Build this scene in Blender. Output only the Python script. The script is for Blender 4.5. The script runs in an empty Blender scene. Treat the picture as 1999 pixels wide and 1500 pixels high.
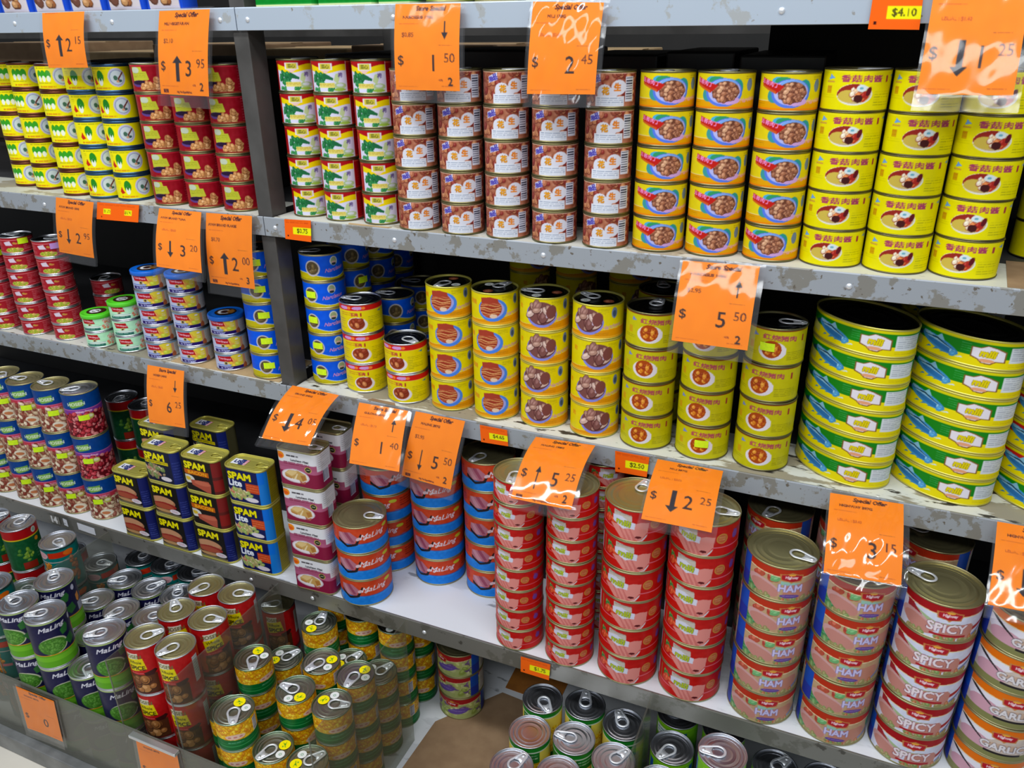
import bpy, math, random
import numpy as np
C = bpy.context.scene.collection
scene = bpy.context.scene
R_ = random.Random(7)

# ------------------------------------------------------------------ camera, world, light
cam = bpy.data.cameras.new('camera'); cam.sensor_width = 36.0; cam.lens = 1562.67 / 1999 * 36
cam.clip_start = 0.01
camo = bpy.data.objects.new('camera', cam); C.objects.link(camo)
from mathutils import Matrix
right = (0.91717812, 0.39834017, -0.01046001)
down = (0.15403889, -0.37863939, -0.91263587)
fwd = (-0.3675001, 0.8354384, -0.40863964)
camo.matrix_world = Matrix(((right[0], -down[0], -fwd[0], 0.0), (right[1], -down[1], -fwd[1], -1.1),
                            (right[2], -down[2], -fwd[2], 0.0), (0, 0, 0, 1)))
scene.camera = camo
vs = scene.view_settings
vs.view_transform = 'Standard'; vs.look = 'None'; vs.gamma = 1.0; vs.use_curve_mapping = False
vs.exposure = -0.06

w = bpy.data.worlds.new('shop_interior_light'); scene.world = w; w.use_nodes = True
bg = w.node_tree.nodes['Background']; bg.inputs[0].default_value = (0.86, 0.92, 1.0, 1); bg.inputs[1].default_value = 0.30

def area(name, loc, target, sx, sy, power, col=(1, 1, 1)):
    l = bpy.data.lights.new(name, 'AREA'); l.shape = 'RECTANGLE'; l.size = sx; l.size_y = sy; l.energy = power; l.color = col
    o = bpy.data.objects.new(name, l); C.objects.link(o); o.location = loc
    from mathutils import Vector
    d = Vector(target) - Vector(loc); o.rotation_euler = d.to_track_quat('-Z', 'Y').to_euler()
    return o
area('ceiling_tube_light', (-1.3, -.82, 1.35), (-1.2, -0.1, -0.6), 1.3, 0.12, 23, (0.95, 0.98, 1.0))
area('ceiling_tube_light', (0.3, -.82, 1.35), (0.1, -0.1, -0.6), 1.3, 0.12, 18, (0.95, 0.98, 1.0))
area('ceiling_tube_light', (-0.6, -2.3, 1.35), (-0.6, 0.0, -0.5), 3.0, 0.3, 36, (0.95, 0.98, 1.0))

# ------------------------------------------------------------------ materials
def nodes(m):
    m.use_nodes = True
    return m.node_tree.nodes, m.node_tree.links
def srgb(c):
    return tuple((x / 255 / 12.92 if x / 255 <= 0.04045 else ((x / 255 + 0.055) / 1.055) ** 2.4) for x in c) + (1,)
def mat(name, col, rough=0.5, metal=0.0, coat=0.0, noise=None, bump=0.0, scale=40):
    m = bpy.data.materials.new(name); n, l = nodes(m); b = n['Principled BSDF']
    b.inputs['Base Color'].default_value = srgb(col); b.inputs['Roughness'].default_value = rough
    b.inputs['Metallic'].default_value = metal; b.inputs['Coat Weight'].default_value = coat
    tc = n.new('ShaderNodeTexCoord'); t = n.new('ShaderNodeTexNoise'); t.inputs['Scale'].default_value = scale
    t.inputs['Detail'].default_value = 4; l.new(tc.outputs['Object'], t.inputs['Vector'])
    if noise:
        r = n.new('ShaderNodeValToRGB'); r.color_ramp.elements[0].position = 0.35; r.color_ramp.elements[1].position = 0.65
        r.color_ramp.elements[0].color = srgb(noise); r.color_ramp.elements[1].color = srgb(col)
        l.new(t.outputs['Fac'], r.inputs[0]); l.new(r.outputs[0], b.inputs['Base Color'])
    else:
        mr = n.new('ShaderNodeMapRange'); mr.inputs[3].default_value = max(0.02, rough - 0.05); mr.inputs[4].default_value = rough + 0.05
        l.new(t.outputs['Fac'], mr.inputs[0]); l.new(mr.outputs[0], b.inputs['Roughness'])
    if bump:
        bp = n.new('ShaderNodeBump'); bp.inputs['Strength'].default_value = bump; bp.inputs['Distance'].default_value = 0.002
        l.new(t.outputs['Fac'], bp.inputs['Height']); l.new(bp.outputs[0], b.inputs['Normal'])
    return m
def art_mat(name, rough=0.40, coat=0.07, sat=1.0):
    m = bpy.data.materials.new(name); n, l = nodes(m); b = n['Principled BSDF']
    a = n.new('ShaderNodeAttribute'); a.attribute_name = 'art'
    l.new(a.outputs['Color'], b.inputs['Base Color'])
    tc = n.new('ShaderNodeTexCoord'); t = n.new('ShaderNodeTexNoise'); t.inputs['Scale'].default_value = 60
    mr = n.new('ShaderNodeMapRange'); mr.inputs[3].default_value = rough - 0.08; mr.inputs[4].default_value = rough + 0.08
    l.new(tc.outputs['Object'], t.inputs['Vector']); l.new(t.outputs['Fac'], mr.inputs[0]); l.new(mr.outputs[0], b.inputs['Roughness'])
    b.inputs['Coat Weight'].default_value = coat; b.inputs['Coat Roughness'].default_value = 0.15; b.inputs['Specular IOR Level'].default_value = 0.14
    return m
M_LABEL = art_mat('printed_label'); M_PAPER = art_mat('printed_paper', 0.6, 0.0)
M_GOLD = mat('gold_lacquered_steel', (172, 164, 120), 0.36, 0.85)
M_OLIVELID = mat('grey_olive_steel', (158, 160, 146), 0.32, 1.0)
M_OLIVE = mat('dull_olive_steel', (128, 122, 84), 0.4, 0.9)
M_BRASS = mat('yellow_gold_steel', (206, 198, 96), 0.40, 0.6)
M_SILVER = mat('bare_tinned_steel', (205, 208, 215), 0.30, 1.0)
M_TAB = mat('aluminium_tab', (232, 236, 242), 0.38, 0.6)
M_DARKLID = mat('reflection_dark_steel', (70, 72, 74), 0.30, 1.0)  # dark base colour stands in for the shelf underside reflected in the lids
M_GREENRIM = mat('green_tinted_steel', (150, 172, 150), 0.3, 1.0)
M_BLUERIM = mat('blue_lacquered_steel', (60, 95, 130), 0.35, 0.8)
M_BROWNRIM = mat('brown_lacquered_steel', (110, 60, 40), 0.35, 0.8)
M_GREENCAP = mat('green_plastic_cap', (90, 215, 40), 0.4, 0, 0.2)
M_BLUECAP = mat('blue_plastic_cap', (10, 105, 215), 0.4, 0, 0.2)
M_STICKER = mat('fluorescent_yellow_paper', (222, 255, 10), 0.6, 0, 0, noise=(205, 245, 10), scale=200)
M_PINKSTICKER = mat('lilac_paper', (205, 150, 225), 0.6)
M_POST = mat('dark_grey_painted_steel', (92, 90, 88), 0.45, 0.3, noise=(74, 72, 70), scale=15)
M_DARK = mat('dark_panel', (34, 32, 30), 0.7, noise=(26, 25, 24), scale=8)
M_CARTON = mat('black_wrapped_carton', (26, 25, 25), 0.45, noise=(18, 18, 18), scale=12)
M_TAN = mat('brown_cardboard', (150, 122, 92), 0.85, noise=(138, 110, 82), scale=30)
M_TAN2 = mat('pale_cardboard', (188, 160, 118), 0.85, noise=(172, 144, 104), scale=30)
M_ORANGECARD = mat('orange_cardboard', (176, 110, 35), 0.8, noise=(150, 92, 30), scale=25)
M_FLOOR = mat('pale_floor_tile', (228, 222, 208), 0.5, noise=(216, 210, 198), scale=6)
M_KERB = mat('grey_kerb_metal', (140, 142, 142), 0.5, 0.3, noise=(112, 114, 114), scale=18)
M_WIRE = mat('galvanised_metal_channel', (205, 208, 212), 0.3, 0.8)

def worn(name, base, patch, dark, amt=0.55, scale=18, rough=0.45, metal=0.2, streak=(1, 1, 1)):
    m = bpy.data.materials.new(name); n, l = nodes(m); b = n['Principled BSDF']
    tc = n.new('ShaderNodeTexCoord'); mp = n.new('ShaderNodeMapping'); mp.inputs['Scale'].default_value = streak
    l.new(tc.outputs['Object'], mp.inputs['Vector'])
    t1 = n.new('ShaderNodeTexNoise'); t1.inputs['Scale'].default_value = scale; t1.inputs['Detail'].default_value = 8; t1.inputs['Roughness'].default_value = 0.62
    t2 = n.new('ShaderNodeTexNoise'); t2.inputs['Scale'].default_value = scale * 4.3; t2.inputs['Detail'].default_value = 5
    l.new(mp.outputs[0], t1.inputs['Vector']); l.new(mp.outputs[0], t2.inputs['Vector'])
    r1 = n.new('ShaderNodeValToRGB'); e = r1.color_ramp.elements; e[0].position = amt; e[1].position = amt + 0.025
    e[0].color = (0, 0, 0, 1); e[1].color = (1, 1, 1, 1)
    r2 = n.new('ShaderNodeValToRGB'); e = r2.color_ramp.elements; e[0].position = amt + 0.1; e[1].position = amt + 0.14
    e[0].color = (0, 0, 0, 1); e[1].color = (1, 1, 1, 1)
    l.new(t1.outputs['Fac'], r1.inputs[0]); l.new(t2.outputs['Fac'], r2.inputs[0])
    m1 = n.new('ShaderNodeMixRGB'); m1.inputs[1].default_value = srgb(base); m1.inputs[2].default_value = srgb(patch)
    m2 = n.new('ShaderNodeMixRGB'); m2.inputs[2].default_value = srgb(dark)
    l.new(r1.outputs[0], m1.inputs[0]); l.new(m1.outputs[0], m2.inputs[1]); l.new(r2.outputs[0], m2.inputs[0])
    l.new(m2.outputs[0], b.inputs['Base Color'])
    b.inputs['Roughness'].default_value = rough; b.inputs['Metallic'].default_value = metal
    return m
M_LIP1 = worn('pale_grey_shelf_edge', (176, 188, 202), (168, 172, 174), (136, 128, 116), 0.58, 14)
M_LIP2 = worn('stained_grey_shelf_edge', (160, 166, 174), (136, 134, 128), (108, 100, 90), 0.53, 22)
M_LIP4 = worn('brown_grey_shelf_edge', (138, 136, 130), (120, 118, 110), (92, 88, 82), 0.55, 10, 0.38, 0.5)
M_TOP2 = worn('cream_shelf_board', (205, 205, 195), (168, 160, 140), (96, 88, 78), 0.55, 12, 0.5, 0.0, (0.5, 1, 1))
M_TOP3 = worn('chipped_white_shelf_board', (212, 212, 204), (150, 142, 124), (58, 54, 50), 0.52, 16, 0.5, 0.0, (0.35, 1, 1))
M_TOP4 = worn('scuffed_white_shelf_board', (222, 226, 232), (206, 210, 216), (150, 154, 160), 0.56, 8, 0.45, 0.0, (0.4, 1, 1))

def clear(name, tint, haze, gloss_rough=0.05, film=0.10):
    m = bpy.data.materials.new(name); n, l = nodes(m); n.remove(n['Principled BSDF']); out = n['Material Output']
    tr = n.new('ShaderNodeBsdfTransparent'); tr.inputs[0].default_value = tint
    gl = n.new('ShaderNodeBsdfGlossy'); gl.inputs['Roughness'].default_value = gloss_rough
    df = n.new('ShaderNodeBsdfDiffuse'); df.inputs[0].default_value = haze[1]
    lw = n.new('ShaderNodeLayerWeight'); pw = n.new('ShaderNodeMath'); pw.operation = 'POWER'; pw.inputs[1].default_value = 4.0
    sc_ = n.new('ShaderNodeMath'); sc_.operation = 'MULTIPLY'; sc_.inputs[1].default_value = 0.45
    l.new(lw.outputs['Facing'], pw.inputs[0]); l.new(pw.outputs[0], sc_.inputs[0])
    mx = n.new('ShaderNodeMixShader'); mx.inputs[0].default_value = haze[0]
    l.new(tr.outputs[0], mx.inputs[1]); l.new(df.outputs[0], mx.inputs[2])
    ad = n.new('ShaderNodeMath'); ad.operation = 'ADD'; ad.inputs[1].default_value = film; ad.use_clamp = True
    l.new(sc_.outputs[0], ad.inputs[0])
    m2 = n.new('ShaderNodeMixShader'); l.new(ad.outputs[0], m2.inputs[0]); l.new(mx.outputs[0], m2.inputs[1]); l.new(gl.outputs[0], m2.inputs[2])
    tc = n.new('ShaderNodeTexCoord'); t = n.new('ShaderNodeTexNoise'); t.inputs['Scale'].default_value = 25
    bp = n.new('ShaderNodeBump'); bp.inputs['Strength'].default_value = 0.15; bp.inputs['Distance'].default_value = 0.003
    l.new(tc.outputs['Object'], t.inputs['Vector']); l.new(t.outputs['Fac'], bp.inputs['Height']); l.new(bp.outputs[0], gl.inputs['Normal'])
    l.new(m2.outputs[0], out.inputs[0])
    return m
M_SLEEVE = clear('clear_vinyl', (0.98, 0.98, 0.985, 1), (0.018, (0.8, 0.8, 0.85, 1)), 0.09, 0.035)
M_GLASS = clear('clear_acrylic', (0.84, 0.85, 0.82, 1), (0.09, (0.42, 0.42, 0.36, 1)), 0.08, 0.015)
M_GLASSF = clear('reflection_haze_acrylic', (0.78, 0.80, 0.76, 1), (0.44, (0.22, 0.22, 0.19, 1)), 0.15, 0.03)  # grey diffuse haze paints in the reflection that clouds the front panel

# ------------------------------------------------------------------ objects
def tag(o, label=None, cat=None, group=None, kind=None):
    if label: o['label'] = label
    if cat: o['category'] = cat
    if group: o['group'] = group
    if kind: o['kind'] = kind
    return o
def link(name, me, material=None, parent=None, loc=None):
    o = bpy.data.objects.new(name, me); C.objects.link(o)
    if material and me and not me.materials: me.materials.append(material)
    if parent: o.parent = parent
    if loc: o.location = loc
    return o
def mesh_from(name, V, F, smooth=True, colors=None):
    me = bpy.data.meshes.new(name); V = np.asarray(V, dtype=np.float32).reshape(-1, 3)
    F = np.asarray(F, dtype=np.int32)
    me.vertices.add(len(V)); me.vertices.foreach_set('co', V.ravel())
    k = F.shape[1]; me.loops.add(F.size); me.loops.foreach_set('vertex_index', F.ravel())
    me.polygons.add(len(F)); me.polygons.foreach_set('loop_start', np.arange(0, F.size, k, dtype=np.int32))
    me.polygons.foreach_set('use_smooth', np.full(len(F), smooth))
    if colors is not None:
        a = me.color_attributes.new('art', 'BYTE_COLOR', 'POINT')
        c = np.ones((len(V), 4), dtype=np.float32); c[:, :3] = np.clip(colors.reshape(-1, 3), 0, 1)
        a.data.foreach_set('color_srgb', c.ravel())
    me.update(); me.validate(); return me
def grid_faces(nr, nc, closed, base=0):
    i = np.arange(nr - 1)[:, None]; j = np.arange(nc if closed else nc - 1)[None, :]
    a = i * nc + j; b = i * nc + (j + 1) % nc; c = (i + 1) * nc + (j + 1) % nc; d = (i + 1) * nc + j
    return np.stack([a, b, c, d], -1).reshape(-1, 4) + base
def box_mesh(name, x0, x1, y0, y1, z0, z1, bevel=0.0):
    V = [(x, y, z) for z in (z0, z1) for y in (y0, y1) for x in (x0, x1)]
    F = [(0, 2, 3, 1), (4, 5, 7, 6), (0, 1, 5, 4), (2, 6, 7, 3), (0, 4, 6, 2), (1, 3, 7, 5)]
    me = mesh_from(name, V, F, False)
    if bevel:
        import bmesh
        bm = bmesh.new(); bm.from_mesh(me)
        bmesh.ops.bevel(bm, geom=bm.edges[:], offset=bevel, segments=2, affect='EDGES', profile=0.5)
        bm.to_mesh(me); bm.free()
    return me

# ------------------------------------------------------------------ painting of labels
_glyph = {}
def glyphs(s):
    if s not in _glyph:
        cu = bpy.data.curves.new('lettering', 'FONT'); cu.body = s; cu.resolution_u = 3
        o = bpy.data.objects.new('lettering', cu); C.objects.link(o)
        dg = bpy.context.evaluated_depsgraph_get(); ev = o.evaluated_get(dg); me = ev.to_mesh(); me.calc_loop_triangles()
        v = np.array([tuple(q.co)[:2] for q in me.vertices], dtype=float).reshape(-1, 2)
        t = np.array([tuple(q.vertices) for q in me.loop_triangles], dtype=int).reshape(-1, 3)
        T = v[t] if len(t) else np.zeros((0, 3, 2))
        ev.to_mesh_clear(); bpy.data.objects.remove(o); bpy.data.curves.remove(cu)
        if len(T):
            mn = T.reshape(-1, 2).min(0); mx = T.reshape(-1, 2).max(0); T = (T - (mn + mx) / 2) / (mx[1] - mn[1])
        _glyph[s] = T
    return _glyph[s]
class Art:
    """x runs left to right in units of U (centre 0), y from 0 at the top to 1 at the bottom"""
    def __init__(s, width, height, base, res=0.0009, ss=2):
        s.w, s.h = width, height                       # width in U, height in U
        s.px = ss / res_unit(res, width)
        s.W = max(8, int(width * s.px)); s.H = max(8, int(height * s.px))
        s.a = np.empty((s.H, s.W, 3)); s.a[:] = np.array(base) / 255.
        s.X = (np.arange(s.W) + .5) / s.W * width - width / 2; s.Y = (np.arange(s.H) + .5) / s.H
        s.rng = np.random.RandomState(3)
    def _box(s, x0, y0, x1, y1):
        i0 = max(0, int((x0 + s.w / 2) / s.w * s.W) - 1); i1 = min(s.W, int((x1 + s.w / 2) / s.w * s.W) + 2)
        j0 = max(0, int(y0 * s.H) - 1); j1 = min(s.H, int(y1 * s.H) + 2)
        return i0, i1, j0, j1
    def _put(s, b, mask, col, al=1.0):
        i0, i1, j0, j1 = b
        if i1 <= i0 or j1 <= j0: return
        m = (mask * al)[..., None]; s.a[j0:j1, i0:i1] = s.a[j0:j1, i0:i1] * (1 - m) + np.array(col) / 255. * m
    def rect(s, x0, y0, x1, y1, col, al=1.0):
        b = s._box(x0, y0, x1, y1); X = s.X[b[0]:b[1]][None]; Y = s.Y[b[2]:b[3]][:, None]
        s._put(b, ((X >= x0) & (X <= x1) & (Y >= y0) & (Y <= y1)).astype(float), col, al)
    def ell(s, cx, cy, rx, ry, col, rot=0.0, al=1.0, half=None):
        m = max(rx, ry * s.h) * 1.05; b = s._box(cx - m, cy - m / s.h, cx + m, cy + m / s.h)
        X = s.X[b[0]:b[1]][None] - cx; Y = (s.Y[b[2]:b[3]][:, None] - cy) * s.h
        c, q = math.cos(rot), math.sin(rot); u = X * c + Y * q; v = -X * q + Y * c
        mk = (u / rx) ** 2 + (v / (ry * s.h)) ** 2 <= 1
        if half == 'low': mk &= v > 0
        if half == 'up': mk &= v < 0
        s._put(b, mk.astype(float), col, al)
    def poly(s, pts, col, al=1.0):
        p = np.array(pts, float); b = s._box(p[:, 0].min(), p[:, 1].min(), p[:, 0].max(), p[:, 1].max())
        X = s.X[b[0]:b[1]][None]; Y = s.Y[b[2]:b[3]][:, None]; m = np.zeros((b[3] - b[2], b[1] - b[0]), bool)
        for k in range(len(p)):
            (xa, ya), (xb, yb) = p[k], p[k - 1]
            if ya == yb: continue
            m ^= ((Y > ya) != (Y > yb)) & (X < (xb - xa) * (Y - ya) / (yb - ya) + xa)
        s._put(b, m.astype(float), col, al)
    def text(s, t, cx, cy, hgt, col, xs=1.0, rot=0.0, shear=0.0, bold=0.0, al=1.0, out=None, outw=0.0):
        T = glyphs(t)
        if not len(T): return
        if out is not None: s.text(t, cx, cy, hgt, out, xs, rot, shear, bold + outw, al)
        P = T.copy(); P[..., 0] = P[..., 0] * xs + P[..., 1] * shear; P = P * (hgt * s.h)
        c, q = math.cos(rot), math.sin(rot); x = P[..., 0] * c - P[..., 1] * q; y = P[..., 0] * q + P[..., 1] * c
        x = x + cx; y = cy - y / s.h
        b = s._box(x.min() - .02 - bold, y.min() - .03 - bold, x.max() + .02 + bold, y.max() + .03 + bold)
        if b[1] <= b[0] or b[3] <= b[2]: return
        m = np.zeros((b[3] - b[2], b[1] - b[0]), bool)
        px = (x + s.w / 2) / s.w * s.W - b[0] - .5; py = y * s.H - b[2] - .5
        offs = [(0, 0)]
        if bold:
            k = bold * hgt * s.h * s.px; offs = [(k * math.cos(a), k * math.sin(a)) for a in np.linspace(0, 6.283, 9)[:8]] + [(0, 0)]
        for A, B in zip(px, py):
            for ox, oy in offs:
                a, bb = A + ox, B + oy
                i0 = max(0, int(math.ceil(a.min() - .5))); i1 = min(m.shape[1], int(a.max() + 1.5)); j0 = max(0, int(math.ceil(bb.min() - .5))); j1 = min(m.shape[0], int(bb.max() + 1.5))
                if i1 <= i0 or j1 <= j0: continue
                gx = np.arange(i0, i1)[None]; gy = np.arange(j0, j1)[:, None]
                e = [(a[(k + 1) % 3] - a[k]) * (gy - bb[k]) - (bb[(k + 1) % 3] - bb[k]) * (gx - a[k]) for k in range(3)]
                m[j0:j1, i0:i1] |= ((e[0] >= -.3) & (e[1] >= -.3) & (e[2] >= -.3)) | ((e[0] <= .3) & (e[1] <= .3) & (e[2] <= .3))
        s._put(b, m.astype(float), col, al)
    def blobs(s, cx, cy, rx, ry, n, size, cols, seed=1, asp=1.6, edge=None):
        g = np.random.RandomState(seed)
        for k in range(n):
            a = g.uniform(0, 6.283); q = math.sqrt(g.uniform(0, 1)); x = cx + rx * q * math.cos(a); y = cy + ry * q * math.sin(a)
            z = size * g.uniform(.7, 1.3); ro = g.uniform(0, 3.14); c = cols[g.randint(len(cols))]
            if edge: s.ell(x, y + .012, z * asp * 1.12, z / s.h * 1.15, edge, ro)
            s.ell(x, y, z * asp, z / s.h, c, ro)
            s.ell(x - z * .2, y - z * .3 / s.h, z * asp * .5, z * .4 / s.h, [min(255, v + 32) for v in c], ro)
    def strand(s, x0, y0, x1, amp, th, col, ph=0.0, slope=0.0):
        X = s.X[None]; c = y0 + slope * (X - x0) + amp * np.sin(9 * X + ph); m = (np.abs(s.Y[:, None] - c) < th) & (X > x0) & (X < x1); s._put((0, s.W, 0, s.H), m.astype(float), col)
    def lines(s, x0, x1, y0, y1, n, col, th=.35, al=.8, seed=5):
        g = np.random.RandomState(seed); dy = (y1 - y0) / n
        for k in range(n):
            x = x0
            while x < x1:
                e = min(x1, x + g.uniform(.08, .3) * (x1 - x0) + .02); s.rect(x, y0 + k * dy, e, y0 + (k + th) * dy, col, al * g.uniform(.5, 1)); x = e + .03 * (x1 - x0)
                if g.rand() < .08: break
    def bars(s, x0, x1, y0, y1, col=(40, 45, 70), bg_=(215, 218, 235), vert=False, n=14):
        s.rect(x0, y0, x1, y1, bg_); g = np.random.RandomState(9)
        for k in range(n):
            if vert: a = x0 + (x1 - x0) * (k + .2) / n; s.rect(a, y0 + .06 * (y1 - y0), a + (x1 - x0) / n * g.uniform(.25, .6), y1 - .08 * (y1 - y0), col)
            else: a = y0 + (y1 - y0) * (k + .4) / (n + .6); s.rect(x0 + .1 * (x1 - x0), a, x1 - .12 * (x1 - x0), a + (y1 - y0) / n * g.uniform(.25, .6), col)
    def below(s, fn, col, al=1.0, x0=-9, x1=9):
        f = fn(s.X)[None]; m = ((s.Y[:, None] > f) & (s.X[None] >= x0) & (s.X[None] <= x1)).astype(float); s._put((0, s.W, 0, s.H), m, col, al)
    def mottle(s, amt=.05, n=9, seed=2, x0=-9, x1=9, y0=-9, y1=9):
        g = np.random.RandomState(seed); k = max(3, int(s.H / n)); kw = max(3, int(s.W / n))
        r = g.uniform(-1, 1, (k + 2, kw + 2, 1)); yy = np.linspace(0, k, s.H); xx = np.linspace(0, kw, s.W)
        yi = yy.astype(int); xi = xx.astype(int); fy = (yy - yi)[:, None, None]; fx = (xx - xi)[None, :, None]
        v = (r[yi][:, xi] * (1 - fy) + r[yi + 1][:, xi] * fy) * (1 - fx) + (r[yi][:, xi + 1] * (1 - fy) + r[yi + 1][:, xi + 1] * fy) * fx
        mk = ((s.X >= x0) & (s.X <= x1))[None, :, None] * ((s.Y >= y0) & (s.Y <= y1))[:, None, None]
        s.a = s.a + v * amt * mk
    def sample(s, x, y):
        """bilinear lookup after a small blur; x in U, y 0..1"""
        if not hasattr(s, 'b'):
            p = np.pad(s.a, ((1, 1), (1, 1), (0, 0)), 'edge'); s.b = (p[:-2, 1:-1] + p[2:, 1:-1] + p[1:-1, :-2] + p[1:-1, 2:] + 2 * p[1:-1, 1:-1]) / 6
        i = np.clip(((x + s.w / 2) / s.w * s.W).astype(int), 0, s.W - 1); j = np.clip((y * s.H).astype(int), 0, s.H - 1)
        return s.b[j, i]
UNIT = [0.04]
def res_unit(res, width): return res / UNIT[0]

# ------------------------------------------------------------------ closed outlines (round, oval, rounded box); start at the back, run left-front-right
def outline(shape, n):
    k = shape[0]
    if k == 'round':
        r = shape[1]; a = (np.arange(n) / n - .5) * 2 * np.pi; P = np.stack([r * np.sin(a), -r * np.cos(a)], 1); L = 2 * np.pi * r; U = r
    else:
        m = 4000
        if k == 'oval':
            t = (np.arange(m) / m - .5) * 2 * np.pi; Q = np.stack([shape[1] * np.sin(t), -shape[2] * np.cos(t)], 1); U = shape[1]
        else:
            W_, D_, rc = shape[1] / 2, shape[2] / 2, shape[3]; Q = []
            def arc(cx, cy, a0, a1):
                for q in np.linspace(a0, a1, 200): Q.append((cx + rc * math.cos(q), cy + rc * math.sin(q)))
            def seg(p, q):
                for u in np.linspace(0, 1, 300): Q.append((p[0] + (q[0] - p[0]) * u, p[1] + (q[1] - p[1]) * u))
            seg((0, D_), (-W_ + rc, D_)); arc(-W_ + rc, D_ - rc, math.pi / 2, math.pi); seg((-W_, D_ - rc), (-W_, -D_ + rc)); arc(-W_ + rc, -D_ + rc, math.pi, 1.5 * math.pi)
            seg((-W_ + rc, -D_), (W_ - rc, -D_)); arc(W_ - rc, -D_ + rc, -math.pi / 2, 0); seg((W_, -D_ + rc), (W_, D_ - rc)); arc(W_ - rc, D_ - rc, 0, math.pi / 2); seg((W_ - rc, D_), (0.0001, D_))
            Q = np.array(Q); U = W_
        d = np.linalg.norm(np.roll(Q, -1, 0) - Q, axis=1); s = np.concatenate([[0], np.cumsum(d)]); L = s[-1]
        q = np.arange(n) / n * L; Qc = np.vstack([Q, Q[:1]]); P = np.stack([np.interp(q, s, Qc[:, 0]), np.interp(q, s, Qc[:, 1])], 1)
    t = np.roll(P, -1, 0) - np.roll(P, 1, 0); t /= np.linalg.norm(t, axis=1)[:, None] + 1e-12
    N = np.stack([t[:, 1], -t[:, 0]], 1)      # outward
    return P, N, L, U
def ring_mesh(name, P, N, prof, close=False):
    rows = [np.column_stack([P + N * o, np.full(len(P), z)]) for o, z in prof]
    if close: rows.append(rows[0])
    V = np.concatenate(rows); return mesh_from(name, V, grid_faces(len(rows), len(P), True))
def lid_mesh(name, P, N, z, beads, inset=.0012, nr=16):
    S = np.linspace(1, 0, nr); rows = []
    Q = P - N * inset
    for s_ in S:
        dz = 0
        for (c, wd, hh) in beads: dz += hh * math.exp(-((s_ - c) / wd) ** 2)
        rows.append(np.column_stack([Q * max(s_, .004), np.full(len(P), z + dz)]))
    return mesh_from(name, np.concatenate(rows), grid_faces(nr, len(P), True)[:, ::-1])

def tab_mesh(k=1.0):
    V = []; F = []
    # teardrop loop: a wide finger ring that narrows to the riveted nose
    m = 8; path = []
    for q in np.linspace(.40 * math.pi, 1.60 * math.pi, 18): path.append((.0088 * 1.08 * math.cos(q), .0088 * math.sin(q)))
    for q in np.linspace(-.42 * math.pi, .42 * math.pi, 10): path.append((.0190 + .0050 * math.cos(q), .0050 * math.sin(q)))
    n = len(path)
    for i in range(n):
        (xa, ya), (xb, yb) = path[i - 1], path[(i + 1) % n]; tx, ty = xb - xa, yb - ya; tl = math.hypot(tx, ty); nx_, ny_ = ty / tl, -tx / tl
        for j in range(m):
            b = j / m * 2 * math.pi; V.append((path[i][0] + nx_ * .0018 * math.cos(b), path[i][1] + ny_ * .0018 * math.cos(b), .0026 + .0010 * math.sin(b)))
    for i in range(n):
        for j in range(m): F.append((i * m + j, ((i + 1) % n) * m + j, ((i + 1) % n) * m + (j + 1) % m, i * m + (j + 1) % m))
    def slab(pts, z0, z1):
        b = len(V); c = len(pts)
        for z in (z0, z1):
            for p in pts: V.append((p[0], p[1], z))
        cx = sum(p[0] for p in pts) / c; cy = sum(p[1] for p in pts) / c
        V.append((cx, cy, z0)); V.append((cx, cy, z1))
        for i in range(c):
            j = (i + 1) % c; F.append((b + i, b + j, b + c + j, b + c + i)); F.append((b + c + i, b + c + j, b + 2 * c + 1, b + 2 * c + 1))
    slab([(.0062, -.0068), (.0120, -.0064), (.0200, -.0044), (.0235, 0), (.0200, .0044), (.0120, .0064), (.0062, .0068), (.0088, 0)], .0014, .0029)
    slab([(.019 + .0028 * math.cos(q), .0028 * math.sin(q)) for q in np.linspace(0, 6.283, 13)[:12]], 0, .0036)
    V = np.array(V) * k; V[:, 0] -= .0075 * k
    quads = [f for f in F if len(set(f)) == 4]; tris = [f[:3] for f in F if len(set(f)) == 3]
    me = bpy.data.meshes.new('pull_tab'); me.from_pydata(V.tolist(), [], quads + tris); me.polygons.foreach_set('use_smooth', [True] * len(me.polygons)); me.update()
    me.materials.append(M_TAB)
    return me
TAB = tab_mesh(1.10)
TABG = TAB.copy(); TABG.materials.clear(); TABG.materials.append(M_BRASS)
# art for circular lid stickers
def disc_art(name, r, art, ox, oy, z):
    S = np.linspace(0.02, 1, 9); a = np.arange(28) / 28 * 2 * np.pi
    X = np.outer(S, np.cos(a)); Y = np.outer(S, np.sin(a)); col = art.sample(X, .5 - Y / 2)
    V = np.stack([X * r + ox, Y * r + oy, np.full(X.shape, z)], -1)
    me = mesh_from(name, V.reshape(-1, 3), grid_faces(9, 28, True), True, col); me.materials.append(M_PAPER); return me

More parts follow.
